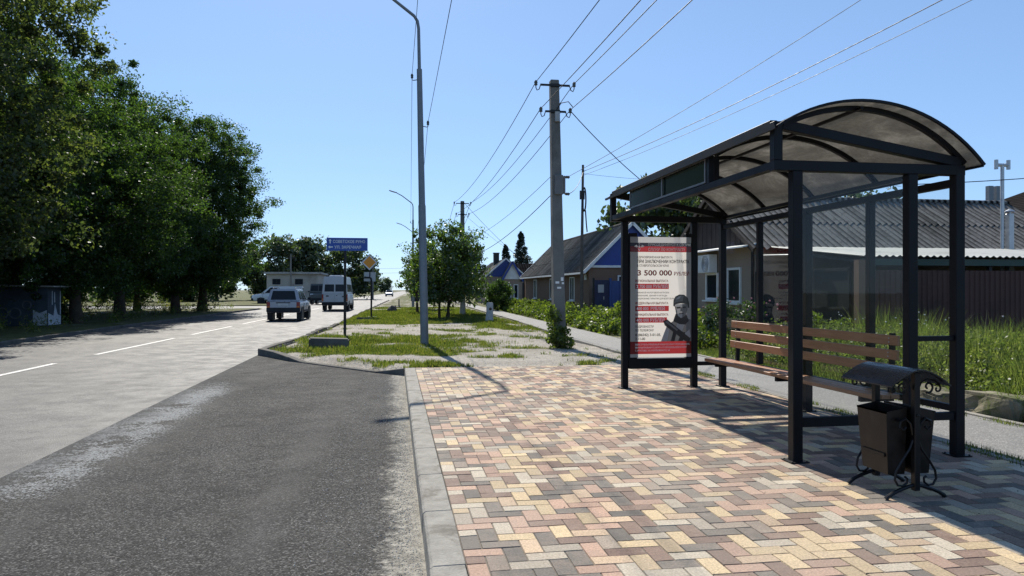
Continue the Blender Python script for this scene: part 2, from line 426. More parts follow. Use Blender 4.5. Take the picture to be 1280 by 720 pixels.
# centre dashes
m_mark = None
t = NT('road_paint'); co = t.coord()
m_mark = t.done(t.bsdf(t.mix(t.mrange(t.noise(30, 4, 0.7, co), 0.45, 0.6), (0.62, 0.61, 0.58), (0.3, 0.29, 0.27)), 0.7))
mb = MB(); y = -8.5 + 0.0
dashes = [(11.5, 17.5), (19.7, 25.9)] + [(27.9 + 8.2 * k, 34 + 8.2 * k) for k in range(5)] + [(88 + 8.2 * k, 94 + 8.2 * k) for k in range(20)] + [(3.3, 9.4), (-4.9, 1.2)]
for a, b in dashes:
    p = lambda y, s: (lerp(xl(y), xr(y), .5) + s * 0.065, y, ZR + 0.035)
    mb.poly([p(a, -1), p(a, 1), p(b, 1), p(b, -1)])
tag(mb.build('road_markings', m_mark), 'worn white centre dashes on the road', 'marking', kind='structure')

# ------------------------------------------------------------------ verges (with a grass mask in an attribute)
def gn(x, y, s=1.0, o=0.0): return mnoise.fractal(Vector((x * s + o, y * s, o)), 1.0, 2.0, 4)
def grass_mask(x, y):
    n = gn(x, y, 0.55, 3.1) * 0.6 + gn(x, y, 1.7, 9.0) * 0.55
    g = 0.0
    if x < 5.3 and y < 200:
        if y < 26:
            d = interp(y, [(14, -1), (16.6, -0.25), (17.8, 0.6), (23.8, 0.7), (26, 0.0)])
            d -= max(0, x - 1.2) * 0.45
            d -= max(0, (kerb_x(y) + 0.9) - x) * 0.5
            g = d
            tuft = math.exp(-((x - 2.2) / 0.9) ** 2 - ((y - 22.0) / 1.2) ** 2) * 0.55
            g = max(g, tuft)
        elif y < 33:
            g = -0.35
        else:
            g = interp(y, [(32, -.05), (34, 0.75), (50, 0.7), (58, 0.35), (80, 0.45), (200, 0.4)])
            g -= max(0, (kerb_x(y) + 0.8) - x) * 0.6
        q = math.exp(-((x - 4.3) / 1.0) ** 2 - ((y - 29.5) / 3.5) ** 2) * 0.85
        g = max(g, q)
    elif x > 6.8:
        g = 0.75
    else: g = 0.4
    return max(0, min(1, g + n))

def attr_mesh(o, fn):
    me = o.data; a = me.attributes.new('grass', 'FLOAT', 'POINT')
    a.data.foreach_set('value', [fn(v.co.x, v.co.y) for v in me.vertices])

EDGE_R = 5.30     # right edge of the paving
mb = MB()
yy = list(np.arange(14.25, 40, 0.3)) + list(np.arange(40, 100, 1.5)) + list(np.arange(100, 720, 25))
cols = [0, .08, .15] + list(np.arange(0.35, 10, 0.3)) + [11, 13, 18, 30, 60, 140]
rows = []
for y in yy:
    b = kerb_x(y) + (0.03 if y > 14.6 else 0.05)
    row = []
    for c in cols:
        x = b + c
        z = -0.045 + 0.03 * gn(x, y, 0.4, 1.0)
        if c < 0.2: z = -0.127
        elif c < 0.5: z -= .03
        if y < 14.9: z = min(z, -0.04)
        row.append((x, y, z))
    rows.append(row)
mb.grid(rows)
yy2 = list(np.arange(-30, 4, 2.0)) + list(np.arange(4, 14.3, 0.4))
mb.grid([[(EDGE_R + 0.03 + c, y, -0.05 + 0.02 * gn(c, y, 0.4, 1.0)) for c in ([0, .5, 1, 1.5, 2, 3, 4, 6, 10, 20, 60, 140])] for y in yy2])
o = mb.build('verge', m_dirt, smooth=True); attr_mesh(o, grass_mask)
tag(o, 'gravelly verge with patches of short grass beside the road', 'verge', kind='structure')

mb = MB()
yy = list(np.arange(-40, 64, 1.5)) + [64.2]
colsL = [0, .15, .4, .8] + list(np.arange(1.2, 14, 0.6)) + [18, 25, 40, 80, 140]
mb.grid([[(xl(y) - c, y, -0.06 + 0.04 * gn(c, y, 0.3, 5.0) - (0.06 if c < 0.1 else 0)) for c in colsL] for y in yy])
yy = [77, 79, 82, 86, 90, 96] + list(np.arange(100, 720, 25))
mb.grid([[(xl(y) - c, y, -0.07 + (0.04 * gn(c, y, 0.3, 5.0) if c > .3 else -.02) - (0.0)) for c in colsL] for y in yy])
o = mb.build('left_verge', m_dirt, smooth=True); attr_mesh(o, lambda x, y: max(0, min(1, 0.62 + 0.5 * gn(x, y, 0.5, 2))))
tag(o, 'grassy strip under the trees across the road', 'verge', kind='structure')

# footpath behind the shelter
mb = MB()
mb.grid([[(5.36 + interp(y, [(0, 0), (20, 0), (34, .45), (50, .7), (120, 2.2)]), y, 0.0), (6.82 + interp(y, [(0, 0), (20, 0), (34, .15), (50, .5), (120, 1.8)]), y, 0.0)] for y in list(np.arange(-30, 120, 3.0))])
tag(mb.build('footpath', m_path), 'narrow grey asphalt footpath behind the bus shelter', 'footpath', kind='structure')

# ------------------------------------------------------------------ paving in herringbone
def paver_mat():
    t = NT('coloured_pavers'); co = t.coord()
    rnd = t.n('ShaderNodeNewGeometry').outputs['Random Per Island']
    base = t.ramp(rnd, [(0.0, (0.46, 0.355, 0.215)), (0.19, (0.36, 0.235, 0.175)), (0.40, (0.115, 0.104, 0.092)), (0.54, (0.39, 0.345, 0.275)), (0.69, (0.165, 0.108, 0.085)), (0.89, (0.44, 0.325, 0.22)), (0.95, (0.25, 0.205, 0.165))], 'CONSTANT')
    n = t.noise(70, 4, 0.75, co); n2 = t.noise(9, 5, 0.7, co); n3 = t.noise(0.6, 5, 0.6, co)
    fr_ = t.math('FRACT', t.math('MULTIPLY', rnd, 37.0)); fr2 = t.math('FRACT', t.math('MULTIPLY', rnd, 91.0))
    base = t.mix(1.0, base, t.ramp(fr_, [(0, (0.80, 0.79, 0.78)), (1, (1.32, 1.30, 1.24))]), 'MULTIPLY')
    base = t.mix(t.math('MULTIPLY', t.mrange(n2, .42, .6), t.mrange(fr2, 0, 1, 0, .38)), base, (0.22, 0.165, 0.13))
    col = t.mix(0.8, base, t.mix(1.0, base, t.ramp(n, [(0.3, 0.5), (0.5, 1.0), (0.72, 1.6)]), 'MULTIPLY'))
    col = t.mix(0.5, col, t.mix(1.0, col, t.ramp(n2, [(0.3, 0.75), (0.7, 1.25)]), 'MULTIPLY'))
    col = t.mix(t.mrange(n3, 0.36, 0.66, 0.04, 0.28), col, (0.37, 0.325, 0.27))    # trodden-in dust
    st = t.mrange(t.noise(1.7, 7, 0.75, co, 0.8), 0.56, 0.72, 0, 0.45)
    col = t.mix(st, col, t.mix(1.0, col, (0.55, 0.5, 0.46), 'MULTIPLY'))                  # stains
    pale = t.math('MULTIPLY', t.mrange(n2, 0.58, 0.72), t.mrange(t.noise(0.9, 5, 0.7, co), 0.45, 0.65, 0, 0.5))
    col = t.mix(pale, col, (0.42, 0.37, 0.30))                                               # sand lying on the blocks
    return t.done(t.bsdf(col, 0.85, 0, 0.25, t.bump(n, 0.6, 0.006)))
m_pav = paver_mat()
m_joint = M('sand_joint', (0.16, 0.14, 0.115), 0.95, 0, 0.2, 0.3, 8, 0.3, 80)
PX0, PX1, PY0, PY1 = 0.385, EDGE_R, -6.0, 14.22
mb = MB(); L, W_ = 0.23, 0.115; g = 0.0014
rp = random.Random(3)
def paver(x0, y0, x1, y1):
    x0, x1, y0, y1 = max(x0, PX0), min(x1, PX1), max(y0, PY0), min(y1, PY1)
    if x1 - x0 < 0.02 or y1 - y0 < 0.02: return
    dz = rp.uniform(-0.0012, 0.0012); c = 0.004
    tx, ty = rp.uniform(-.0012, .0012), rp.uniform(-.0012, .0012)
    x0 += g; x1 -= g; y0 += g; y1 -= g
    b = len(mb.v)
    mb.v += [(x0, y0, -0.012), (x1, y0, -0.012), (x1, y1, -0.012), (x0, y1, -0.012),
             (x0 + c, y0 + c, dz - tx - ty), (x1 - c, y0 + c, dz + tx - ty), (x1 - c, y1 - c, dz + tx + ty), (x0 + c, y1 - c, dz - tx + ty)]
    for q in ((4, 5, 6, 7), (0, 1, 5, 4), (1, 2, 6, 5), (2, 3, 7, 6), (3, 0, 4, 7)): mb.face([b + i for i in q])
# 90 degree herringbone: cell (i,j) of 0.1 m; (i-j) mod 4 decides
for i in range(-2, int((PX1 - PX0) / W_) + 3):
    for j in range(-2, int((PY1 - PY0) / W_) + 3):
        k = (i - j) % 4
        x, y = PX0 + i * W_, PY0 + j * W_
        if k == 0: paver(x, y, x + L, y + W_)          # lying along X
        elif k == 2: paver(x, y - W_, x + W_, y + W_)  # lying along Y, starts one cell below
mb2 = MB(); mb2.grid([[(PX0, PY0, -0.006), (PX1, PY0, -0.006)], [(PX0, PY1, -0.006), (PX1, PY1, -0.006)]])
mb2.poly([(PX0, PY1, -0.006), (PX1, PY1, -0.006), (PX1, PY1, -0.12), (PX0, PY1, -0.12)])
tag(mb2.build('paving_bed', m_joint), 'sand bed in the joints of the paving', 'paving', kind='structure')
tag(mb.build('pavement', m_pav), 'herringbone pavement of cream, pink, brown and grey blocks', 'pavement', kind='structure')

# ------------------------------------------------------------------ kerbs
mb = MB()
y = -6.0
while y < 14.2:
    y2 = min(y + 1.0, 14.22); dx = rp.uniform(-.003, .003)
    mb.prism([(0.172 + dx, y + .003, -0.30), (0.38 + dx, y + .003, -0.30), (0.38 + dx, y + .003, 0.004), (0.205 + dx, y + .003, 0.002), (0.186 + dx, y + .003, -0.014)], (0, y2 - y - .006, 0))
    y = y2
tag(mb.build('kerb', m_kerb, bevel=0.004), 'new pale concrete kerb along the paved bus stop', 'kerb', kind='structure')
mb = MB()
def kstone(p, q, z0, z1, w=0.16, zb=-0.3):
    p, q = Vector((*p, 0)), Vector((*q, 0)); d = (q - p).normalized(); n = Vector((d.y, -d.x, 0))  # to the right of travel
    p = p + d * .005; q = q - d * .005
    a, b = p + n * w, q + n * w
    mb.hexa([(p.x, p.y, zb), (q.x, q.y, zb), (b.x, b.y, zb), (a.x, a.y, zb), (p.x, p.y, z0), (q.x, q.y, z1), (b.x, b.y, z1), (a.x, a.y, z0)])
pts = [((0.17, 14.25), -0.01), ((-0.36, 14.75), -0.115), ((-1.2, 15.87), -0.12), ((-2.1, 17.07), -0.118), ((-2.42, 17.5), -0.05), ((-2.9, 18.4), 0.005), ((-3.41, 19.3), 0.02)]
for (p, z0), (q, z1) in zip(pts, pts[1:]): kstone(p, q, z0, z1)
y = 19.3
while y < 110:
    h = -0.02 + 0.03 * math.sin(y * 0.7) if y < 30 else -0.06 + 0.03 * math.sin(y)
    kstone((xr(y), y), (xr(y + 1), y + 1), h, h + rp.uniform(-.01, .01)); y += 1.0
y = -40
while y < 63:
    kstone((xl(y + 1), y + 1), (xl(y), y), -0.03 + rp.uniform(-.01, .01), -0.03); y += 1.0
tag(mb.build('old_kerb', m_oldkerb, bevel=0.01), 'worn dark concrete kerb round the verge and along the road', 'kerb', kind='structure')
mb = MB(); y = -6.0
while y < 22:
    mb.box(EDGE_R + .002, y + .003, -0.15, EDGE_R + 0.075, y + 0.997, 0.012)
    if y < 40: mb.box(6.8, y + .003, -0.15, 6.88, y + 0.997, 0.02 + rp.uniform(-.008, .008))
    y += 1.0
while y < 34:
    k = interp(y, [(20, 0), (34, .45)]); k2 = interp(y + 1, [(20, 0), (34, .45)])
    mb.hexa([(5.28 + k, y, -.15), (5.36 + k, y, -.15), (5.36 + k2, y + .99, -.15), (5.28 + k2, y + .99, -.15), (5.28 + k, y, .02), (5.36 + k, y, .02), (5.36 + k2, y + .99, .02), (5.28 + k2, y + .99, .02)])
    y += 1.0
tag(mb.build('path_edging', m_kerb, bevel=0.006), 'thin pale concrete edging strips along the footpath', 'kerb', kind='structure')

# loose gravel in the gutter and over the verge
def pebbles(name, spots, mat):
    P = []; F = []
    rr = random.Random(11)
    for (x, y, z, s) in spots:
        b = len(P); a = rr.uniform(0, 6.28)
        hs = s * rr.uniform(.25, .5)
        for k in range(4):
            t_ = a + k * 1.57 + rr.uniform(-.3, .3); P.append((x + s * math.cos(t_), y + s * math.sin(t_) * rr.uniform(.6, 1), z - s * .15))
        P.append((x + rr.uniform(-.3, .3) * s, y + rr.uniform(-.3, .3) * s, z + hs))
        for k in range(4): F.append((b + k, b + (k + 1) % 4, b + 4))
    me = bpy.data.meshes.new(name); me.from_pydata(P, [], F); me.materials.append(mat)
    return link(bpy.data.objects.new(name, me))
t = NT('pebble_stone'); rnd = t.n('ShaderNodeNewGeometry').outputs['Random Per Island']
m_peb = t.done(t.bsdf(t.ramp(rnd, [(0, (0.24, 0.22, 0.19)), (0.5, (0.42, 0.39, 0.33)), (1, (0.60, 0.57, 0.51))]), 0.9, 0, 0.3))
sp = []
for k in range(9000):
    y = rp.uniform(1.5, 14.1)
    wd = 0.22 if y > 9 else 0.10
    x = 0.17 - abs(rp.gauss(0, wd)) if rp.random() < .8 else 0.17 - rp.uniform(0, .8)
    sp.append((x, y, ZR + 0.006, rp.uniform(.002, .008)))
for k in range(900):
    sp.append((rp.uniform(-3.3, 0.1), rp.uniform(1.5, 14), ZR - .012, rp.uniform(.003, .007)))
for k in range(7000):
    y = rp.uniform(14.4, 24); x = rp.uniform(kerb_x(y) + .2, 5.2)
    sp.append((x, y, -0.045 + 0.03 * gn(x, y, 0.4, 1.0), rp.uniform(.006, .022)))
for k in range(300):
    sp.append((rp.uniform(PX0, PX1), rp.uniform(1.5, 14), 0.0, rp.uniform(.002, .006)))
m_bits = M('dark_litter', (0.035, 0.03, 0.025), .9)
tag(pebbles('litter', [(rp.uniform(PX0, PX1), rp.uniform(1.8, 13), 0.001, rp.uniform(.004, .011)) for k in range(170)], m_bits), 'small dark bits of dirt and litter scattered on the paving', 'litter', kind='stuff')
tag(pebbles('gravel', sp, m_peb), 'loose pale gravel in the gutter and on the verge', 'gravel', kind='stuff')
# ------------------------------------------------------------------ bus shelter
FX, MX, RX = 3.45, 4.56, 5.03
YN, YF = 5.95, 10.78
sh = empty('bus_shelter', (4.2, 8.4, 0), 'dark metal bus shelter with arched bronze roof and glass walls on the block paving', 'bus shelter')
def part(fn, name, mat, parent, **k):
    mb = MB(); fn(mb); return mb.build(name, mat, parent, **k)
def post(x, y, z0, z1, w=0.10, name='post'):
    mb = MB(); mb.box(x - w / 2, y - w / 2, z0, x + w / 2, y + w / 2, z1)
    o = mb.build(name, m_frame, sh, bevel=0.006)
    if z0 < 0.02:
        m2 = MB(); m2.box(x - .085, y - .085, 0.003, x + .085, y + .085, 0.011)
        for sx in (-1, 1):
            for sy in (-1, 1): m2.lathe((x + sx * .067, y + sy * .067, .011), [(.009, 0), (.009, .007), (.004, .009)], 6)
        m2.build('foot_plate', m_frame, o)
for x, y, z in ((FX, YN, 2.53), (FX, YF, 2.53), (MX, YN, 2.53), (MX, YF, 2.53), (RX, YN, 2.60), (RX, YF, 2.60), (RX, 8.4, 2.46)):
    post(x, y, 0.0, z, 0.092)
for y in (7.18, 9.6): post(RX, y, 0.46, 2.44, 0.075, 'mullion')
# frame bars
def fbar(p, q, w, h, name):
    mb = MB(); mb.bar(p, q, w, h); return mb.build(name, m_frame, sh, bevel=0.004)
EX = 3.27
for y in (YN, YF):
    fbar((EX - .04, y, 2.575), (RX + .05, y, 2.575), .088, .09, 'cross_beam')
    fbar((EX + .045, y, 2.93), (RX + .02, y, 2.645), .075, .085, 'tie_beam')
    fbar((EX, y, 2.62), (EX, y, 2.955), .08, .082, 'upright')
fbar((EX, 7.3, 2.61), (EX, 7.3, 2.9), .06, .06, 'upright')
fbar((EX, 8.55, 2.61), (EX, 8.55, 2.9), .05, .05, 'upright')
fbar((EX, YN + .04, 2.945), (EX, YF - .04, 2.945), .07, .07, 'eave_beam')
fbar((EX, YN + .045, 2.58), (EX, YF - .045, 2.58), .07, .07, 'eave_beam')
fbar((RX, YN + .05, 2.47), (RX, YF - .05, 2.47), .06, .07, 'eave_beam')
fbar((RX + .03, YN + .05, 2.62), (RX + .03, YF - .05, 2.62), .05, .04, 'eave_beam')
fbar((RX, YN + .05, 0.42), (RX, YF - .05, 0.42), .05, .06, 'rail')
fbar((FX + .05, YN, .345), (MX - .05, YN, .345), .06, .085, 'rail')
fbar((MX + .05, YN, .36), (RX - .05, YN, .36), .06, .07, 'rail')
fbar((MX + .05, YN, 1.06), (RX - .05, YN, 1.06), .045, .045, 'rail')
fbar((MX + .05, YF, .36), (RX - .05, YF, .36), .06, .06, 'rail')
# arched roof, circle in the X-Z plane
AXC, AZC, ARR = 4.03, 1.63, 1.50
def arc(t, r=ARR):    # t 0..1 from the front edge to the rear edge
    a = lerp(math.asin((3.20 - AXC) / 1.5), math.asin((5.17 - AXC) / 1.5), t)
    return AXC + r * math.sin(a), AZC + r * math.cos(a)
for y in (YN, 7.18, 8.4, 9.6, YF):
    mb = MB(); n = 20
    ring = []
    for i in range(n + 1):
        t_ = lerp(0.03, 0.965, i / n); x, z = arc(t_, ARR - .008); x2, z2 = arc(t_, ARR - .052)
        ring.append((x, z, x2, z2))
    for (a, b, c, d), (e, f, g_, h) in zip(ring, ring[1:]):
        mb.hexa([(c, y - .022, d), (g_, y - .022, h), (g_, y + .022, h), (c, y + .022, d), (a, y - .022, b), (e, y - .022, f), (e, y + .022, f), (a, y + .022, b)])
    mb.build('arch_rib', m_frame, sh, smooth=False)
for t_ in (0.40,):
    x, z = arc(t_, ARR - .075)
    fbar((x, YN - .1, z + .03), (x, YF + .1, z + .03), .028, .03, 'purlin')
def roof_sheet_mat():
    t = NT('bronze_polycarbonate'); co = t.coord()
    mp = t.n('ShaderNodeMapping'); mp.inputs['Scale'].default_value = (2.2, 0.8, 1.0); t.l(co, mp.inputs['Vector'])
    n = t.noise(1.6, 6, 0.7, mp.outputs[0], 0.6); n2 = t.noise(25, 4, 0.7, co)
    col = t.ramp(n, [(0.3, (0.21, 0.208, 0.202)), (0.5, (0.29, 0.287, 0.28)), (0.7, (0.52, 0.515, 0.50))])
    col = t.mix(0.35, col, t.mix(1.0, col, t.ramp(n2, [(0.3, 0.6), (0.7, 1.4)]), 'MULTIPLY'))
    nm = t.bump(n, 0.5, 0.03)
    p = t.bsdf(col, 0.18, 0, 0.7, nm)
    q = t.n('ShaderNodeBsdfTranslucent'); t.l(t.mix(1.0, col, (1.0, 0.97, 0.90), 'MULTIPLY'), q.inputs['Color']); t.l(nm, q.inputs['Normal'])
    m = t.n('ShaderNodeMixShader', i_0=0.6); t.l(p, m.inputs[1]); t.l(q.outputs[0], m.inputs[2])
    tr = t.n('ShaderNodeBsdfTransparent'); tr.inputs['Color'].default_value = (0.5, 0.46, 0.4, 1)
    m2 = t.n('ShaderNodeMixShader', i_0=0.12); t.l(m.outputs[0], m2.inputs[1]); t.l(tr.outputs[0], m2.inputs[2])
    return t.done(m2.outputs[0])
m_sheet = roof_sheet_mat()
mb = MB(); NR = 26; ylist = list(np.linspace(5.80, 10.95, 22))
mb.grid([[(arc(i / NR, ARR)[0], y, arc(i / NR, ARR)[1] + .004 * math.sin(y * 5 + i)) for i in range(NR + 1)] for y in ylist])
mb.grid([[(arc(i / NR, ARR + .008)[0], y, arc(i / NR, ARR + .008)[1] + .004 * math.sin(y * 5 + i)) for i in range(NR + 1)] for y in ylist])
roof = mb.build('roof', m_sheet, sh, smooth=True)
mb = MB()
for y in (5.80, 10.95):
    for i in range(NR):
        (a, b), (c, d) = arc(i / NR, ARR - .006), arc((i + 1) / NR, ARR - .006); (e, f), (g_, h) = arc(i / NR, ARR + .016), arc((i + 1) / NR, ARR + .016)
        mb.hexa([(a, y - .012, b), (c, y - .012, d), (c, y + .012, d), (a, y + .012, b), (e, y - .012, f), (g_, y - .012, h), (g_, y + .012, h), (e, y + .012, f)])
for tt in (0.0, 1.0):
    x, z = arc(tt, ARR + .004); mb.box(x - .012, 5.815, z - .014, x + .012, 10.935, z + .014)
mb.build('edge_trim', m_frame, roof)
# display box on the front fascia
bx0, bx1, by0, by1, bz0, bz1 = 3.245, 3.40, 7.36, 9.9, 2.625, 2.895
fb = part(lambda m: m.box(bx0 + .006, by0, bz0, bx1, by1, bz1), 'display_box', m_frame, sh, bevel=.005)
t = NT('display_glass')
m_disp = t.done(t.bsdf((0.016, 0.022, 0.019), 0.16, 0, 0.6))
for a, b in ((by0 + .03, 8.63), (8.67, by1 - .03)):
    part(lambda m: m.box(bx0 + .0, a, bz0 + .025, bx0 + .004, b, bz1 - .025), 'display_screen', m_disp, fb)
def dframe(m):
    for z in (bz0 + .012, bz1 - .012): m.box(bx0 - .004, by0, z - .011, bx0 + .005, by1, z + .011)
    for y in (by0 + .015, 8.65, by1 - .015): m.box(bx0 - .006, y - .012, bz0 + .002, bx0 + .003, y + .012, bz1 - .002)
part(dframe, 'trim', M('trim_aluminium', (0.22, 0.22, 0.23), 0.4, 0.5), fb)
# glass panes
def pane(x0, y0, x1, y1, z0, z1):
    mb = MB()
    mb.poly([(x0, y0, z0), (x1, y1, z0), (x1, y1, z1), (x0, y0, z1)])
    return mb.build('glass_pane', m_glass, sh)
pane(FX + .05, YN, MX - .05, YN, .39, 2.53)
for a, b in ((YN + .05, 7.142), (7.218, 8.35), (8.45, 9.562), (9.638, YF - .05)): pane(RX, a, RX, b, .455, 2.43)

# ---- advertising panel in the far end wall
ax0, ax1, az0, az1 = 3.52, 4.49, 0.47, 2.30
AY = 10.72
ad = empty('advert_panel', (0, 0, 0), None, None); ad.parent = sh; ad.location = (0, 0, 0)
def adp(fn, name, mat, **k):
    mb = MB(); fn(mb)
    L_ = sh.location
    mb.v = [(p[0] - L_[0], p[1] - L_[1], p[2] - L_[2]) for p in mb.v]
    return mb.build(name, mat, ad, world=False, **k)
def adframe(m):
    m.box(3.502, AY - .02, 0.30, 4.508, AY + .10, 0.455)
    m.box(3.502, AY + .012, 0.456, 3.635, AY + .085, 2.36); m.box(4.41, AY + .012, 0.456, 4.508, AY + .085, 2.36)
adp(adframe, 'frame', m_frame, bevel=.004)
def lightmat(name, c, tr=0.5, gl=0.04):
    t = NT(name); co = t.coord()
    n = t.noise(2.0, 4, 0.6, co)
    col = t.mix(t.mrange(n, 0.3, 0.7, 0, 0.15), c, tuple(x * .8 for x in c))
    d = t.n('ShaderNodeBsdfDiffuse'); t.l(col, d.inputs[0])
    q = t.n('ShaderNodeBsdfTranslucent'); t.l(col, q.inputs[0])
    m1 = t.n('ShaderNodeMixShader', i_0=tr); t.l(d.outputs[0], m1.inputs[1]); t.l(q.outputs[0], m1.inputs[2])
    g_ = t.n('ShaderNodeBsdfGlossy', i_Roughness=0.15)
    m2 = t.n('ShaderNodeMixShader', i_0=gl); t.l(m1.outputs[0], m2.inputs[1]); t.l(g_.outputs[0], m2.inputs[2])
    return t.done(m2.outputs[0])
AWD, AH = ax1 - ax0, az1 - az0
U = lambda u: ax0 + u * AWD
V = lambda v: az1 - v * AH
def arect(u0, u1, v0, v1, dy):
    return lambda m: m.poly([(U(u0), AY - dy, V(v1)), (U(u1), AY - dy, V(v1)), (U(u1), AY - dy, V(v0)), (U(u0), AY - dy, V(v0))])
m_paper = lightmat('poster_paper', (0.66, 0.63, 0.59), 0.5)
m_film = lightmat('poster_film_edge', (0.50, 0.50, 0.51), 0.4)
m_red = lightmat('poster_red', (0.30, 0.028, 0.032), 0.5)
m_navy = lightmat('poster_dark', (0.04, 0.035, 0.05), 0.3)
m_txw = lightmat('poster_white_ink', (0.90, 0.88, 0.85), 0.05)
m_txk = lightmat('poster_black_ink', (0.02, 0.02, 0.024), 0.0, 0.01)
m_txr = lightmat('poster_red_ink', (0.26, 0.012, 0.018), 0.0, 0.01)
# the red areas are printed on the same sheet: cut the sheet into bands instead of stacking
bands = [(0, .048, m_film), (.048, .078, m_navy), (.078, .125, m_red), (.125, .868, m_paper), (.868, .972, m_red), (.972, 1.0, m_paper)]
boxes = [(.388, .432, .63), (.572, .616, .63), (.668, .712, .60)]
def sheet(m):
    for i, (a, b, mt) in enumerate(bands):
        m.cur = i
        if i != 3: arect(0, 1, a, b, 0)(m); continue
        v = a
        for (p, q, u1) in boxes:
            m.cur = 3; arect(0, 1, v, p, 0)(m); arect(0, .08, p, q, 0)(m); arect(u1, 1, p, q, 0)(m)
            m.cur = 2; arect(.08, u1, p, q, 0)(m); v = q
        m.cur = 3; arect(0, 1, v, b, 0)(m)
adp(sheet, 'poster', [b[2] for b in bands])

def text_geo(s, bold=0.0):
    cu = bpy.data.curves.new('t', 'FONT'); cu.body = s; cu.size = 1.0; cu.offset = bold; cu.resolution_u = 3
    o = bpy.data.objects.new('t', cu); COL.objects.link(o)
    dg = bpy.context.evaluated_depsgraph_get(); dg.update()
    me = bpy.data.meshes.new_from_object(o.evaluated_get(dg))
    v = [tuple(q.co) for q in me.vertices]; f = [tuple(p.vertices) for p in me.polygons]
    bpy.data.objects.remove(o); bpy.data.curves.remove(cu); bpy.data.meshes.remove(me)
    x0, x1 = min(p[0] for p in v), max(p[0] for p in v); y0, y1 = min(p[1] for p in v), max(p[1] for p in v)
    return v, f, x0, x1, y0, y1
def put_text(m, s, origin, xdir, zdir, width, height, bold=0.0, fit=True):
    """text with its lower left corner at origin; scaled to height, squeezed to width"""
    v, f, x0, x1, y0, y1 = text_geo(s, bold)
    _, _, _, _, cy0, cy1 = text_geo('Н', bold)
    sy = height / (cy1 - cy0); sx = width / (x1 - x0) if width else sy
    o = Vector(origin); xd = Vector(xdir); zd = Vector(zdir); b = len(m.v)
    m.v += [tuple(o + xd * ((p[0] - x0) * sx) + zd * ((p[1] - cy0) * sy)) for p in v]
    for q in f: m.face([b + i for i in q])
def atext(m, s, u0, u1, vc, h, bold=0.0, dy=.005):
    bold = min(.024, bold * 1.2 + .010); h *= 1.12
    put_text(m, s, (U(u0), AY - dy, V(vc + h / 2)), (1, 0, 0), (0, 0, 1), (u1 - u0) * AWD, h * AH, bold)
adp(lambda m: atext(m, 'ПРИСОЕДИНЯЙСЯ К СВОИМ', .29, .985, .063, .021, .008), 'lettering', m_txw)
adp(lambda m: atext(m, 'СЛУЖИ ПО КОНТРАКТУ', .29, .90, .103, .022, .008), 'lettering', m_txw)
adp(lambda m: atext(m, '2 700 000 РУБЛЕЙ', .10, .61, .41, .024, .02), 'lettering', m_txw)
adp(lambda m: atext(m, '400 000  РУБЛЕЙ', .10, .56, .594, .024, .02), 'lettering', m_txw)
adp(lambda m: atext(m, '400 000 РУБЛЕЙ', .10, .56, .69, .024, .02), 'lettering', m_txw)
adp(lambda m: atext(m, 'ОБРАТИТЕСЬ В ВОЕННЫЙ КОМИССАРИАТ ИПАТОВСКОГО', .08, .97, .893, .012, .01), 'lettering', m_txw)
adp(lambda m: atext(m, 'МУНИЦИПАЛЬНОГО ОКРУГА СТАВРОПОЛЬСКОГО КРАЯ', .08, .92, .918, .012, .01), 'lettering', m_txw)
adp(lambda m: atext(m, 'Г. ИПАТОВО, УЛ. ГОЛУБОВСКОГО, 58', .08, .64, .943, .012, .01), 'lettering', m_txw)
adp(lambda m: atext(m, 'ЕДИНОВРЕМЕННАЯ ВЫПЛАТА', .11, .69, .168, .017, .004), 'lettering', m_txk)
adp(lambda m: atext(m, 'ПРИ ЗАКЛЮЧЕНИИ КОНТРАКТА', .11, .965, .203, .026, .02), 'lettering', m_txk)
adp(lambda m: atext(m, 'В СТАВРОПОЛЬСКОМ КРАЕ', .11, .63, .238, .017, .004), 'lettering', m_txk)
for i in range(3):
    adp(lambda m: atext(m, ('- НИКАКОЙ НАЛОГОВОЙ НАГРУЗКИ', '- ПРИЗНАНИЕ, ЗВАНИЯ И НАГРАДЫ', '- СОЦИАЛЬНЫЕ ГАРАНТИИ ДЛЯ ВСЕЙ СЕМЬИ')[i], .09, (.63, .60, .73)[i], .462 + .025 * i, .012, .0), 'lettering', m_txk)
adp(lambda m: atext(m, 'ПОДРОБНОСТИ', .08, .38, .744, .017, .008), 'lettering', m_txk)
adp(lambda m: atext(m, 'ПО ТЕЛЕФОНУ', .08, .38, .775, .017, .008), 'lettering', m_txk)
adp(lambda m: atext(m, '8 (86542) 3-01-05,', .08, .50, .812, .02, .008), 'lettering', m_txk)
adp(lambda m: atext(m, '2-11-00', .08, .24, .845, .02, .008), 'lettering', m_txk)
adp(lambda m: atext(m, '3 500 000', .115, .68, .297, .042, .018), 'lettering', m_txr)
adp(lambda m: atext(m, 'РУБЛЕЙ', .715, .965, .304, .028, .004), 'lettering', m_txr)
adp(lambda m: atext(m, 'РЕГИОНАЛЬНАЯ ВЫПЛАТА', .08, .62, .365, .018, .012), 'lettering', m_txr)
adp(lambda m: atext(m, 'ФЕДЕРАЛЬНАЯ ВЫПЛАТА', .08, .62, .55, .018, .012), 'lettering', m_txr)
adp(lambda m: atext(m, 'МУНИЦИПАЛЬНАЯ ВЫПЛАТА', .08, .62, .645, .018, .012), 'lettering', m_txr)
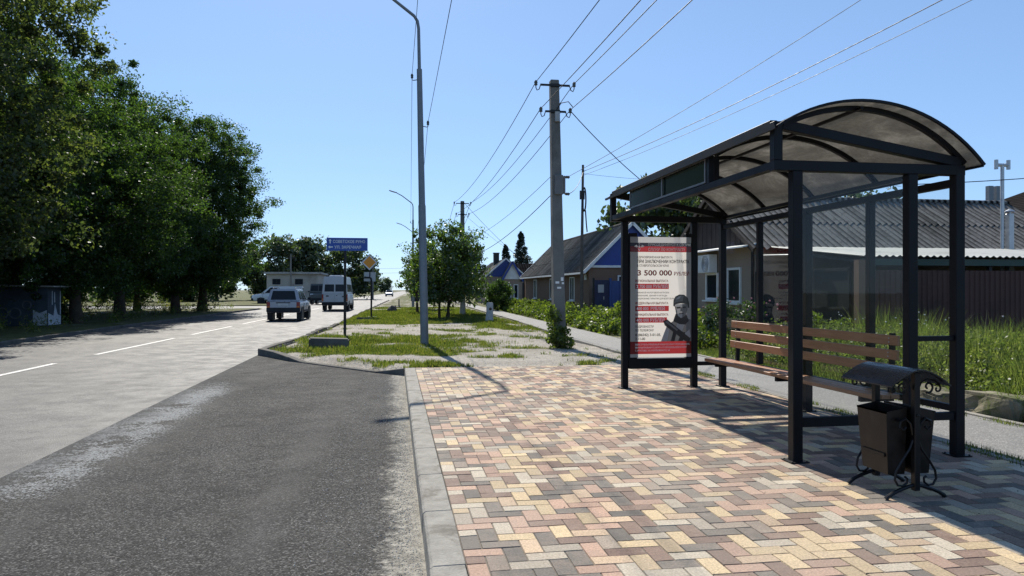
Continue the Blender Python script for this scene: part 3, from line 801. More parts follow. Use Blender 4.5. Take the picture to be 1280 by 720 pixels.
def emblem(m):
    c = (.145, .082); s = .085
    for pts in (((-1, -.05), (-.55, -.32), (-.25, .0), (-.45, .12)), ((1, -.05), (.55, -.32), (.25, .0), (.45, .12)),
                ((-.22, .05), (0, -.3), (.22, .05), (0, .25)), ((-.3, .2), (0, .75), (.3, .2), (0, .42)), ((-.12, -.4), (0, -.62), (.12, -.4))):
        m.poly([(U(c[0] + s * a), AY - .005, V(c[1] + s * .62 * b)) for a, b in pts])
adp(emblem, 'emblem', m_txw)
m_s1 = lightmat('print_dark_grey', (0.07, 0.07, 0.073), .3); m_s2 = lightmat('print_mid_grey', (0.24, 0.24, 0.24), .3); m_s3 = lightmat('print_light_grey', (0.55, 0.545, 0.54), .3)
def soldier(m):
    def pg(c, pts, dy=.003):
        m.cur = c; m.poly([(U(a), AY - dy, V(b)) for a, b in pts])
    pg(1, [(.50, .868), (.55, .80), (.60, .735), (.70, .70), (.74, .665), (.86, .66), (1, .69), (1, .868)], .003)       # shoulders and coat
    pg(2, [(.50, .868), (.55, .80), (.60, .735), (.66, .715), (.63, .80), (.60, .868)], .004)
    pg(2, [(.78, .70), (.86, .685), (.90, .72), (.83, .80), (.74, .76)], .004)
    pg(2, [(.90, .80), (.97, .77), (.99, .83), (.93, .868), (.86, .868)], .004)
    pg(0, [(.78, .868), (.84, .80), (.90, .79), (.86, .868)], .0045)
    pg(0, [(.70, .70), (.74, .64), (.92, .645), (.96, .70), (.90, .73), (.80, .725)], .005)     # collar
    pg(2, [(.735, .56), (.93, .555), (.935, .61), (.90, .655), (.83, .675), (.765, .65)], .0055) # face
    pg(1, [(.85, .56), (.935, .555), (.935, .61), (.90, .655), (.85, .672)], .006)
    pg(0, [(.75, .583), (.82, .58), (.82, .594), (.76, .596)], .0065); pg(0, [(.85, .58), (.91, .577), (.91, .592), (.855, .594)], .0065)
    pg(0, [(.79, .635), (.875, .632), (.87, .641), (.80, .643)], .0065); pg(1, [(.825, .585), (.845, .585), (.85, .618), (.815, .618)], .0065)
    pg(0, [(.70, .572), (.705, .525), (.735, .495), (.80, .478), (.88, .48), (.94, .505), (.965, .55), (.965, .59), (.945, .59), (.935, .558), (.83, .552), (.74, .56), (.725, .58)], .007)  # helmet
    pg(1, [(.72, .545), (.735, .507), (.80, .486), (.87, .488), (.86, .535), (.78, .54)], .0075)
    pg(2, [(.745, .52), (.78, .498), (.83, .492), (.80, .515)], .008)
    pg(0, [(.725, .575), (.738, .575), (.775, .655), (.80, .672), (.79, .682), (.755, .66)], .008)   # strap
    pg(0, [(.535, .70), (.60, .685), (.985, .845), (.97, .868), (.90, .868), (.56, .735)], .009)     # rifle
    pg(1, [(.56, .705), (.60, .698), (.78, .772), (.76, .782)], .0095)
    pg(0, [(.70, .785), (.755, .80), (.72, .868), (.66, .868)], .0092)
adp(soldier, 'printed_figure', [m_s1, m_s2, m_s3])
ad['label'] = 'red and white recruitment poster with a helmeted soldier in a dark frame'

# ------------------------------------------------------------------ bench
be = empty('bench', (4.85, 8.5, 0), 'long wooden slatted bench with backrest inside the bus shelter', 'bench')
for i, x in enumerate((4.655, 4.757, 4.859)):
    part(lambda m: m.box(x - .047, 6.55, .425, x + .047, 10.5, .468), 'seat_slat', m_wood, be, bevel=.005)
for z, x in ((.70, 4.93), (.845, 4.94), (.99, 4.95)):
    part(lambda m: m.box(x - .016, 6.62, z - .05, x + .016, 10.28, z + .05), 'back_slat', m_wood, be, bevel=.005)
for y in (6.75, 8.4, 10.12):
    def br(m):
        m.box(4.61, y - .025, .375, 4.975, y + .025, .424)
        m.bar((4.952, y, .38), (4.975, y, 1.06), .05, .035, (0, 1, 0))
    part(br, 'bracket', m_frame, be)
for y in (6.75, 8.4, 10.12):
    for z, x in ((.70, 4.91), (.845, 4.92), (.99, 4.93)):
        for dz in (-.02, .02): part(lambda m: m.lathe((x + .004, y, z + dz), [(.008, 0), (.008, -.004), (.004, -.006)], 6, 'X'), 'bolt', m_galv, be)

# ------------------------------------------------------------------ double litter bin
LX, LY0, LY1 = 3.69, 4.76, 5.20
lb = empty('litter_bin', (LX, 4.98, 0), 'black wrought iron double litter bin with arched lid at the near end of the shelter', 'litter bin')
def spiral(c, r0, r1, a0, a1, y, flip=1, n=22, zf=1):
    return [(c[0] + flip * lerp(r0, r1, i / n) * math.cos(lerp(a0, a1, i / n)), y, c[1] + zf * lerp(r0, r1, i / n) * math.sin(lerp(a0, a1, i / n))) for i in range(n + 1)]
for y in (LY0, LY1):
    part(lambda m: (m.box(LX - .022, y - .022, .06, LX + .022, y + .022, .905), m.lathe((LX, y - .022, .60), [(.012, 0), (.012, -.006), (.006, -.01)], 8, 'Y')), 'upright', m_black, lb, bevel=.003)
    for s in (-1, 1):
        part(lambda m: m.tube([(LX + s * x, y, z) for x, z in ((.012, .10), (.06, .088), (.12, .07), (.18, .045), (.225, .018), (.232, .006))], [.013, .014, .014, .014, .016, .018], 8), 'foot', m_black, lb, smooth=True)
        def loop(m):
            pts = [(LX + s * x, y + .0, z) for x, z in ((.022, .30), (.07, .335), (.115, .30), (.10, .25), (.075, .27))][::-1]
            m.tube([(LX + s * x, y, z) for x, z in ((.022, .42), (.045, .36), (.11, .27), (.155, .20), (.165, .14), (.14, .10), (.10, .095), (.07, .115), (.065, .145), (.085, .16))], .0085, 7)
            m.tube([(LX + s * x, y, z) for x, z in ((.022, .46), (.04, .54), (.08, .575), (.12, .555), (.125, .515), (.095, .495), (.075, .515))], .0085, 7)
        part(loop, 'scroll', m_black, lb, smooth=True)
        def topscroll(m):
            m.tube([(LX + s * x, y, z) for x, z in ((.02, .78), (.045, .835), (.09, .855), (.15, .845), (.195, .815))], .007, 7)
            m.tube(spiral((LX + s * .10, .80), .045, .012, -1.9, 4.2, y, s), .0075, 7)
            m.tube(spiral((LX + s * .175, .785), .032, .009, 2.0, -4.0, y, s), .007, 7)
        part(topscroll, 'scroll', m_black, lb, smooth=True)
# arched lid
def lid(m):
    n = 14; rows = []; rows2 = []
    for j in range(2):
        yv = (LY0 - .075, LY1 + .075)[j]
        rows.append([(LX + lerp(-.245, .225, i / n), yv, .935 - .115 * abs(lerp(-1, 1, i / n)) ** 1.7) for i in range(n + 1)])
        rows2.append([(p[0], p[1], p[2] - .010) for p in rows[-1]])
    m.grid(rows); m.grid(rows2)
    for rr, r2 in zip(rows, rows2): m.grid([rr, r2])
    for i in (0, n): m.grid([[rows[0][i], rows[1][i]], [rows2[0][i], rows2[1][i]]])
m_lid = M('lid_paint', (0.014, 0.015, 0.02), 0.24, 0.0, 0.6, 0.2, 4)
part(lid, 'lid', m_lid, lb)
for s in (-1, 1):
    def bucket(m):
        xi, xo = LX + s * .03, LX + s * .195; y0, y1 = LY0 + .05, LY1 - .05
        zt, zb = .615, .16; tpr = .025
        T = [(xi, y0), (xo, y0), (xo, y1), (xi, y1)]; B = [(xi, y0 + tpr), (xo - s * .03, y0 + tpr), (xo - s * .03, y1 - tpr), (xi, y1 - tpr)]
        th = .006
        cx, cyy = (xi + xo) / 2, (y0 + y1) / 2
        ins = lambda p, z: (p[0] + (th if p[0] < cx else -th), p[1] + (th if p[1] < cyy else -th), z)
        zt4 = [zt + .03 if abs(p[0] - xi) < .01 else zt for p in T]
        for i in range(4):
            j = (i + 1) % 4
            m.poly([(*B[i], zb), (*B[j], zb), (*T[j], zt4[j]), (*T[i], zt4[i])])
            m.poly([ins(B[j], zb + th), ins(B[i], zb + th), ins(T[i], zt4[i]), ins(T[j], zt4[j])])
            m.poly([(*T[i], zt4[i]), (*T[j], zt4[j]), ins(T[j], zt4[j]), ins(T[i], zt4[i])])
        m.poly([(*p, zb) for p in B]); m.poly([ins(p, zb + th) for p in B])
        m.box(min(xo, xo - s * .012) - .0, y0 - .004, zt - .012, max(xo, xo + s * .004), y1 + .004, zt + .002)
    bk = part(bucket, 'bucket', m_bucket, lb)
    part(lambda m: m.box(min(LX + s * .176, LX + s * .184), LY0 + .09, .285, max(LX + s * .176, LX + s * .184), LY1 - .09, .31), 'strap', m_black, bk)
    for y in (LY0 + .03, LY1 - .03): part(lambda m: m.lathe((LX + s * .11, y, .56), [(.012, -.022), (.012, .022)], 8, 'Y'), 'hinge', m_black, bk)
# ------------------------------------------------------------------ vegetation
rng = np.random.default_rng(5)
def leaves_mesh(name, centers, radii, per, size, mat, droop=0.35, aspect=0.55, flat=1.0):
    """small rhombic leaf faces scattered round clump centres"""
    C = np.repeat(np.asarray(centers, float), per, axis=0); Rr = np.repeat(np.asarray(radii, float), per)
    n = len(C)
    d = rng.normal(size=(n, 3)); d /= np.linalg.norm(d, axis=1)[:, None]
    rad = Rr * np.cbrt(rng.random(n)) * rng.uniform(.75, 1.25, n)
    P = C + d * rad[:, None] * np.array([1, 1, flat])
    nrm = rng.normal(size=(n, 3)) + np.array([0, 0, .7]) + d * .4
    nrm /= np.linalg.norm(nrm, axis=1)[:, None]
    a = np.cross(nrm, rng.normal(size=(n, 3))); a /= np.linalg.norm(a, axis=1)[:, None]
    a[:, 2] -= droop; a /= np.linalg.norm(a, axis=1)[:, None]
    b = np.cross(nrm, a); b /= np.linalg.norm(b, axis=1)[:, None]
    s = size * rng.uniform(.6, 1.35, n)[:, None]
    V = np.stack([P - a * s * .5, P + b * s * aspect * .5 - a * s * .08, P + a * s * .5, P - b * s * aspect * .5 - a * s * .08], 1).reshape(-1, 3)
    return raw_quads(name, V, mat)
def raw_quads(name, V, mat):
    n = len(V) // 4
    me = bpy.data.meshes.new(name)
    me.vertices.add(len(V)); me.vertices.foreach_set('co', V.astype(np.float32).ravel())
    me.loops.add(n * 4); me.loops.foreach_set('vertex_index', np.arange(n * 4, dtype=np.int32))
    me.polygons.add(n); me.polygons.foreach_set('loop_start', np.arange(0, n * 4, 4, dtype=np.int32)); me.polygons.foreach_set('loop_total', np.full(n, 4, np.int32))
    me.update(calc_edges=True); me.validate(); me.materials.append(mat)
    return me
def mesh_obj(name, me, parent=None):
    o = bpy.data.objects.new(name, me); link(o); o.parent = parent
    return o

m_leaf_dark = leaf_mat('elm_leaves', (0.050, 0.084, 0.028), (1.25, 1.55, 0.55), 0.52, 0.5, gloss=0.022)
m_leaf_lit = leaf_mat('lit_elm_leaves', (0.076, 0.098, 0.042), (1.25, 1.45, 0.6), 0.55, 0.55, gloss=0.02)  # lighter copy of the elm leaves: light through the crown put into colour
m_leaf_mid = leaf_mat('mulberry_leaves', (0.078, 0.118, 0.032), (1.3, 1.6, 0.5), 0.45, 0.4)
m_leaf_hazed = leaf_mat('hazed_far_leaves', (0.070, 0.098, 0.042), (1.2, 1.4, 0.7), 0.42, 0.4)  # leaf colour brightened to stand in for distance haze; no haze volume
m_leaf_hedge = leaf_mat('mallow_leaves', (0.115, 0.155, 0.040), (1.2, 1.4, 0.5), 0.48, 0.5, gloss=0.02)
m_leaf_conif = leaf_mat('conifer_needles', (0.022, 0.036, 0.018), (1.0, 1.2, 0.6), 0.2, 0.3)
m_grass_v = leaf_mat('verge_grass', (0.110, 0.155, 0.036), (1.3, 1.4, 0.5), 0.5, 0.6, dry=(0.27, 0.23, 0.10), gloss=0.02)
m_grass_t = leaf_mat('tall_grass', (0.125, 0.165, 0.055), (1.25, 1.4, 0.6), 0.5, 0.5, dry=(0.24, 0.25, 0.12), gloss=0.015)

def blobs_points(blobs, n, inner=0.55):
    """clump centres, most near the skin of the given ellipsoids (cx,cy,cz,rx,ry,rz,weight)"""
    wts = np.array([b[6] for b in blobs], float); wts /= wts.sum()
    out = []
    for k in rng.choice(len(blobs), n, p=wts):
        b = blobs[k]
        d = rng.normal(size=3); d /= np.linalg.norm(d)
        r = inner + (1 - inner) * math.sqrt(rng.random())
        r *= rng.uniform(.80, 1.20)
        out.append((b[0] + d[0] * b[3] * r, b[1] + d[1] * b[4] * r, b[2] + d[2] * b[5] * r))
    return out

def tree_meshes(seed, blobs, nclump, crad, per, leaf, leafmat, trunk, limbs=12, flat=.8):
    global rng
    rng = np.random.default_rng(seed); rr = random.Random(seed)
    cs = blobs_points(blobs, nclump)
    rad = [crad * rr.choice((.45, .7, 1.0, 1.35)) * rr.uniform(.85, 1.15) for _ in cs]
    crown = leaves_mesh('crown', cs, rad, per, leaf, leafmat, flat=flat)
    mb = MB()
    for (base, top, r0, r1) in trunk:
        n = 6; pts = []; rs = []
        for i in range(n + 1):
            t_ = i / n
            pts.append(Vector(base).lerp(Vector(top), t_) + Vector((math.sin(t_ * 5 + seed) * .12 * t_, math.cos(t_ * 4 + seed) * .1 * t_, 0)))
            rs.append(lerp(r0, r1, t_ ** .8) * (1.25 if i == 0 else 1))
        mb.tube(pts, rs, 9)
        far = sorted(cs, key=lambda c: rr.random())[:limbs]
        for c in far:
            t_ = rr.uniform(.45, .98); p = Vector(base).lerp(Vector(top), t_); c = Vector(c)
            mid = p.lerp(c, .5) + Vector((0, 0, .12 * (c - p).length))
            r = lerp(r0, r1, t_) * .5
            mb.tube([p, p.lerp(mid, .55) , mid, c], [r, r * .7, r * .5, r * .12], 5)
    o = mb.build('trunk', m_bark, None, smooth=True)
    me = o.data; bpy.data.objects.remove(o)
    return me, crown
def place_tree(name, meshes, loc, rz, sc, label, group=None, cat='tree'):
    r = empty(name, loc, label, cat, group, rz)
    r.scale = sc if hasattr(sc, '__len__') else (sc, sc, sc)
    mesh_obj('trunk', meshes[0], r); mesh_obj('crown', meshes[1], r)
    return r

big = [tree_meshes(11 + k, bl, 660, 0.62, 165, 0.145, m_leaf_dark, [((0, 0, -.1), (.3, .2, 8.5), .30, .10)], 16) for k, bl in enumerate((
    [(0, 0, 8.2, 4.6, 4.6, 5.4, 5), (1.5, -1, 5.0, 3.6, 3.4, 3.2, 2), (-1.5, 1, 11, 3.0, 3.0, 3.2, 2), (2.2, 1.4, 9.5, 3.2, 3, 3, 1.5), (-2.4, -1.2, 5.5, 3, 3, 3, 1.2), (0, 0, 3.4, 3.6, 3.4, 1.7, 1.3)],
    [(0, 0, 7.6, 5.0, 4.8, 5.0, 5), (2.3, 1.2, 10.2, 3.0, 3.2, 3.0, 2), (-2.0, -.6, 9.8, 3.2, 3.0, 3.4, 2), (2.6, -1.6, 5.2, 3.2, 3.0, 3.2, 1.6), (-.5, 2.4, 5, 3, 3, 3, 1), (.5, 0, 3.2, 3.8, 3.6, 1.6, 1.3)],
    [(0, 0, 7.2, 4.3, 4.4, 5.2, 4), (.4, .2, 11.4, 2.6, 2.6, 2.8, 2), (2.2, -.8, 7.4, 3.2, 3.4, 3.6, 2), (-2.4, .6, 7.0, 3.0, 3.4, 3.8, 2), (1.8, -.5, 3.4, 3.4, 3.2, 2.3, 2.0), (-1.5, -.5, 3.2, 3, 3, 1.7, 1)],
))]
grp = 'tall elms in a row across the road'
spec = [
    (0, (-15.3, 25.5, -.08), 0.4, 1.06, 'huge green elm whose crown runs out of the top left corner'),
    (1, (-16.0, 31.5, -.08), 2.0, (.9, .9, 1.0), 'tall dark elm standing over the small painted kiosk'),
    (2, (-14.6, 36.9, -.08), 4.1, (.95, .95, 0.80), 'elm just beyond the small painted kiosk across the road'),
    (0, (-15.15, 44.0, -.08), 1.3, 1.0, 'thick trunked elm in the middle of the roadside row'),
    (1, (-14.5, 52.3, -.08), 3.3, .98, 'leaning elm second from the far end of the roadside row'),
    (2, (-13.7, 55.8, -.08), 5.2, (1.18, 1.1, 1.0), 'last elm of the roadside row next to the side street'),
    (1, (-22.0, 39.0, -.08), 0.9, 1.05, 'elm set back behind the painted kiosk under the row'),
    (0, (-21.5, 50.5, -.08), 2.7, .97, 'elm set back behind the far end of the roadside row'),
    (2, (-23.5, 29.0, -.08), 0.2, 1.0, 'elm set back at the left edge behind the huge one'),
    (1, (-18.8, 58.0, -.08), 4.4, .85, 'smaller elm at the corner of the side street behind the row'),
]
lit_crown = big[0][1].copy(); lit_crown.materials.clear(); lit_crown.materials.append(m_leaf_lit)
for k, loc, rz, s, lab in spec: place_tree('elm_tree', (big[0][0], lit_crown) if 'huge' in lab else big[k], loc, rz, s, lab, grp)

# dark shrubs behind the row
shb = tree_meshes(41, [(0, 0, 1.5, 2.2, 1.8, 1.7, 2), (1.2, .4, 1.0, 1.6, 1.4, 1.3, 1), (-1.3, 0, 1.1, 1.5, 1.4, 1.4, 1)], 110, .6, 70, .24, m_leaf_dark, [((0, 0, -.1), (0, 0, 1.8), .1, .05)], 8)
for i, (x, y, s_, lab) in enumerate(((-19.5, 26.5, 1.1, 'dark shrub at the left edge left of the kiosk'), (-20.5, 33.5, 1.15, 'dark shrub right behind the painted kiosk'), (-22.5, 41.5, 1.2, 'dark shrub between the elm trunks beyond the kiosk'), (-25.5, 48, 1.2, 'dark shrub farther back behind the elm row, first right of the kiosk'), (-27, 54.5, 1.1, 'dark shrub farther back behind the elm row, near the side street'), (-30, 60.5, 1.1, 'dark shrub on the near corner of the side street behind the elms'), (-16.8, 39.5, .42, 'low shrub at the foot of the elm beyond the kiosk'), (-25, 36, 1.4, 'tall dark shrub behind the elm set back from the kiosk'), (-34, 100, 1.5, 'dark shrub across the side street seen under the elms'), (-42, 104, 1.6, 'dark shrub across the side street, far left under the elms'), (-27, 101, 1.5, 'dark shrub across the side street left of the flat roofed building'))):
    place_tree('dark_shrub', shb, (x, y, -.08), i * 1.3, s_, lab, 'dark shrubs behind the elm row', 'shrub')
# young street trees on the verge
mul = tree_meshes(31, [(0, 0, 3.0, 1.75, 1.7, 2.0, 4), (.9, .2, 2.6, 1.1, 1.1, 1.4, 1), (-.7, -.2, 2.2, 1.3, 1.2, 1.3, 1.2), (.3, 0, 4.3, .8, .8, .9, .8), (1.2, 0, 3.9, .7, .7, .8, .5), (0, 0, 1.7, 1.7, 1.5, .9, 1.6)], 190, .46, 105, .16, m_leaf_mid,
    [((-.38, .1, -.05), (-.5, 0, 2.6), .075, .04), ((.05, -.1, -.05), (.1, .1, 3.2), .085, .04), ((.0, .1, -.05), (.7, .2, 2.8), .06, .03)], 8)
place_tree('mulberry_tree', mul, (2.75, 39.5, -.05), 0.3, 1.0, 'bushy bright green mulberry tree with several stems on the verge', None)
mul2 = tree_meshes(33, [(0, 0, 2.6, 1.4, 1.4, 1.7, 3), (.3, .4, 3.8, .9, .9, .9, 1), (0, 0, 1.9, 1.5, 1.4, .7, 1)], 110, .45, 90, .17, m_leaf_mid, [((0, 0, -.05), (.1, 0, 2.6), .14, .05)], 8)
r_ = place_tree('whitewashed_tree', mul2, (4.05, 44.6, -.05), 0.0, 1.0, 'leafy tree with a whitewashed trunk behind the mulberry', None)
mb = MB(); mb.tube([(0, 0, 0), (0.02, 0, .6), (.03, 0, 1.3)], [.185, .16, .145], 10); mb.build('whitewash_band', m_whitewash, r_, world=False, smooth=True)
mul3 = tree_meshes(35, [(0, 0, 2.6, .8, .8, 1.6, 2), (-.5, 0, 4.0, .7, .6, .9, 1), (-.6, 0, 2.1, .9, .8, .7, 1), (.2, 0, 5.2, .4, .4, .7, .4)], 42, .33, 60, .17, m_leaf_mid, [((0, 0, -.05), (-.1, 0, 4.2), .09, .03)], 9)
place_tree('street_tree', mul3, (1.5, 49.5, -.05), 0.0, 1.0, 'thin sparse young tree left of the mulberry by the lamp post')
mul4 = tree_meshes(36, [(0, 0, 2.8, 1.6, 1.6, 1.8, 2), (.5, 0, 4.2, 1.0, 1, 1, 1)], 70, .5, 70, .22, m_leaf_mid, [((0, 0, -.05), (.1, 0, 3), .12, .05)], 8)
place_tree('whitewashed_tree', mul4, (2.4, 58.0, -.05), 1.0, 1.0, 'small leafy tree farther down the verge behind the thin one')

# far trees: broad crowns and conifers
farm = [tree_meshes(51 + k, bl, 120, 1.1, 90, .5, m_leaf_hazed, [((0, 0, -.1), (0, 0, 5), .28, .1)], 8) for k, bl in enumerate((
    [(0, 0, 5.2, 4.2, 4.2, 4.0, 4), (2, 1, 4, 2.6, 2.6, 2.8, 1), (-2, 0, 6.4, 2.4, 2.4, 2.4, 1)],
    [(0, 0, 5.0, 3.4, 3.4, 4.2, 3), (1.4, 0, 7.4, 1.8, 1.8, 1.8, 1), (-1.6, 0, 3.8, 2.4, 2.4, 2.6, 1)]))]
fs = [(0, -18.5, 117, 1.05, 'broad tree rising behind the flat roofed building, left one'), (1, -13.2, 121, 1.05, 'tree rising behind the middle of the flat roofed building'),
      (0, -7.6, 126, 1.0, 'tree behind the white minibus at the end of the flat roofed building'), (1, -25.0, 110, 1.0, 'tree behind the white van parked past the side street'),
      (0, 6.2, 172, .82, 'dark tree at the far bend on the right of the road'), (1, 9.5, 180, .9, 'dark tree behind the one at the far bend'),
      (0, 13, 190, .8, 'tree farther right of the far bend behind the thin street tree'), (1, 5.6, 210, .75, 'most distant tree on the right of the road'),
      (0, -15, 190, .8, 'distant tree left of the road beyond the minibus'), (1, -11, 215, .75, 'small distant tree at the left side of the far road'),
      (1, -20, 205, .8, 'distant tree left of the road farther from the kerb'), (0, -4, 300, .7, 'hazy tree where the road ends'), (1, -9, 310, .75, 'hazy tree left of where the road ends'), (0, 18, 280, .8, 'hazy tree right of where the road ends'),
      (0, 16.5, 41, .86, 'broad green tree behind the blue gable, seen under the shelter roof'), (1, 20.5, 46, .9, 'green tree behind the corrugated roof, right of the broad one'),
      (1, 31, 44, .85, 'tree top just showing above the corrugated ridge'), (1, 5.0, 96, .62, 'leafy tree farther on beside the footpath')]
for k, x, y, s, lab in fs: place_tree('broadleaf_tree', farm[k], (x, y, -.2 if y > 100 else -.05), x * 1.7 + y, s, lab, 'trees in the distance' if y > 100 else 'trees among the houses')
def conifer(seed):
    global rng
    rng = np.random.default_rng(seed); cs = []; rd = []
    for k in range(170):
        t_ = rng.random() ** .9; z = 1 + 8.2 * t_; r = (1 - t_) * 2.1 + .12; a = rng.uniform(0, 6.28)
        cs.append((math.cos(a) * r * rng.uniform(.3, 1.1), math.sin(a) * r * rng.uniform(.3, 1.1), z)); rd.append(.62 * (1.2 - t_))
    crown = leaves_mesh('crown', cs, rd, 50, .3, m_leaf_conif, droop=.1, aspect=.4)
    mb = MB(); mb.tube([(0, 0, -.1), (0, 0, 5), (0, 0, 9)], [.18, .1, .02], 7); o = mb.build('trunk', m_bark); me = o.data; bpy.data.objects.remove(o)
    return me, crown
cf = conifer(61)
place_tree('conifer', cf, (17.0, 99, 0), 0, (1, 1, 1.02), 'pointed dark conifer behind the houses, taller right one', 'conifers behind the houses')
place_tree('conifer', cf, (15.2, 101, 0), 2, (.9, .9, .84), 'pointed dark conifer behind the houses, lower left one', 'conifers behind the houses')

# round clipped bush, pole bush, rose bush, shrubs
def bush(name, seed, blobs, n, crad, per, leaf, mat, loc, label, stems=5, cat='bush', group=None):
    global rng
    rng = np.random.default_rng(seed); rr = random.Random(seed)
    r = empty(name, loc, label, cat, group)
    cs = blobs_points(blobs, n, .5)
    cs = [(a, b, max(c, .05)) for a, b, c in cs]
    me = leaves_mesh('foliage', cs, [crad * rr.uniform(.6, 1.3) for _ in cs], per, leaf, mat, flat=.9)
    v = np.empty(len(me.vertices) * 3, np.float32); me.vertices.foreach_get('co', v); v[2::3] = np.maximum(v[2::3], 0.01); me.vertices.foreach_set('co', v)
    mesh_obj('foliage', me, r)
    mb = MB()
    for k in range(stems):
        c = rr.choice(cs); mb.tube([(rr.uniform(-.08, .08), rr.uniform(-.08, .08), -.05), (c[0] * .4, c[1] * .4, c[2] * .55), c], [.018, .012, .005], 5)
    mb.build('stems', m_bark, r, world=False, smooth=True)
    return r
bush('round_bush', 71, [(0, 0, 1.15, 1.05, 1.05, 1.05, 1)], 150, .24, 60, .11, m_leaf_dark, (7.35, 52.6, -.02), 'dark dense round bush at the bend of the footpath')
bush('pole_shrub', 72, [(0.0, -.1, .28, .32, .28, .30, 2), (-.12, -.1, .6, .16, .15, .3, .8), (-.22, -.1, .85, .13, .1, .2, .4)], 38, .13, 46, .085, m_leaf_hedge, (4.3, 19.0, -.05), 'leafy shrub growing round the foot of the concrete pole')
m_rose = leaf_mat('rose_leaves', (0.055, 0.085, 0.03), (1.2, 1.5, .5), .4, .4)
rb = bush('rose_bush', 73, [(0, 0, .55, .95, .6, .55, 3), (.4, 0, 1.0, .4, .4, .35, 1), (-.6, 0, .9, .35, .35, .4, 1)], 110, .16, 46, .075, m_rose, (8.35, 17.0, -.05), 'leafy rose bush with small pink flowers below the house windows', 9)
m_pink = M('rose_petals', (0.45, 0.16, 0.2), .7)
mb = MB(); rr = random.Random(4)
for k in range(34):
    a = rr.uniform(0, 6.28); q = rr.random() ** .5
    c = (math.cos(a) * 1.0 * q, math.sin(a) * .6 * q - .1, rr.uniform(.75, 1.35)); s = rr.uniform(.018, .035)
    mb.lathe(c, [(.004, -s), (s, -s * .3), (s * .9, s * .4), (.006, s * .6)], 6)
mb.build('flowers', m_pink, rb, world=False)
bush('shrub', 74, [(0, 0, .5, .7, .6, .5, 1)], 60, .18, 46, .09, m_leaf_hedge, (9.0, 14.6, -.05), 'low leafy shrub beside the rose bush behind the bench')
bush('shrub', 75, [(0, 0, .3, .5, .35, .34, 1)], 46, .12, 46, .07, m_leaf_hedge, (7.9, 6.75, -.02), 'small light green weed clump beside the mossy kerb stones')
bush('shrub', 76, [(0, 0, .9, 1.1, 1.1, .9, 1)], 80, .25, 50, .13, m_leaf_dark, (8.6, 60.0, -.05), 'dark shrub in front of the far blue house')
# planted bed along the footpath: uncountable leafy ground cover
rng = np.random.default_rng(77); rr = random.Random(77)
cs, rd = [], []
for k in range(1150):
    y = rr.uniform(17.5, 56); x0 = 7.05 + interp(y, [(17, 0), (34, .15), (50, .5), (60, .8)]); x = x0 + rr.random() ** .8 * 2.4
    h = (.28 + .75 * min(1, (x - x0) / 1.3)) * (0.56 + .4 * gn(x, y, .6, 4))
    if y < 21.5: h *= .8
    z = max(.06, h * rr.uniform(.35, 1.0)); cs.append((x, y, z)); rd.append(rr.uniform(.16, .30))
me = leaves_mesh('bed_plants', cs, rd, 44, .125, m_leaf_hedge, aspect=.75)
tag(mesh_obj('bed_plants', me), 'bed of leafy green plants between the footpath and the houses', 'plants', kind='stuff')
# under the elms: undergrowth
cs, rd = [], []
for k in range(420):
    y = rr.uniform(26, 63); x = -12.6 - rr.random() * 12
    cs.append((x, y, rr.uniform(.02, .3 if x > -15 else .8))); rd.append(rr.uniform(.15, .4))
me = leaves_mesh('undergrowth', cs, rd, 40, .12, m_grass_v, aspect=.35)
tag(mesh_obj('undergrowth', me), 'weeds and low undergrowth beneath the elm trees', 'undergrowth', kind='stuff')

def blades(name, spots, mat, label, cat):
    """spots: (x, y, z, height, width)"""
    A = np.asarray(spots, float); n = len(A)
    a = rng.uniform(0, 6.283, n); lean = rng.uniform(.05, .55, n) * A[:, 3]; la = rng.uniform(0, 6.283, n)
    dx, dy = np.cos(a) * A[:, 4] / 2, np.sin(a) * A[:, 4] / 2
    lx, ly = np.cos(la) * lean, np.sin(la) * lean
    V = np.empty((n, 8, 3)); x, y, z, h = A[:, 0], A[:, 1], A[:, 2], A[:, 3]
    V[:, 0] = np.stack([x - dx, y - dy, z], 1); V[:, 1] = np.stack([x + dx, y + dy, z], 1)
    V[:, 2] = np.stack([x + dx * .8 + lx * .3, y + dy * .8 + ly * .3, z + h * .55], 1); V[:, 3] = np.stack([x - dx * .8 + lx * .3, y - dy * .8 + ly * .3, z + h * .55], 1)
    V[:, 4] = V[:, 3]; V[:, 5] = V[:, 2]
    V[:, 6] = np.stack([x + dx * .1 + lx, y + dy * .1 + ly, z + h], 1); V[:, 7] = np.stack([x - dx * .1 + lx, y - dy * .1 + ly, z + h], 1)
    me = raw_quads(name, V.reshape(-1, 3), mat)
    return tag(mesh_obj(name, me), label, cat, kind='stuff')
sp = []
for k in range(420000):
    if len(sp) > 110000: break
    y = 14.6 + 50 * rr.random() ** 1.6; x = rr.uniform(kerb_x(y) + .2, 5.35 + (0 if y < 24 else .3))
    g_ = grass_mask(x, y)
    if rr.random() < (g_ - .22) * 2.0:
        sp.append((x, y, -.06 + .03 * gn(x, y, .4, 1), rr.uniform(.03, .10) * (1 + .6 * (g_ > .8)), .010 + .0004 * y))
blades('grass', sp, m_grass_v, 'short bright green grass in patches on the verge', 'grass')
sp = []
for k in range(8000):
    y = rr.uniform(2, 14); x = EDGE_R + rr.choice((.08, .1, -.01, 1.44)) + rr.gauss(0, .03)
    if gn(x, y, 1.2, 7) > -.05: sp.append((x, y, -.01, rr.uniform(.02, .07), .008))
blades('grass', sp, m_grass_v, 'thin weeds sprouting along the concrete edging strips', 'grass')
sp = []
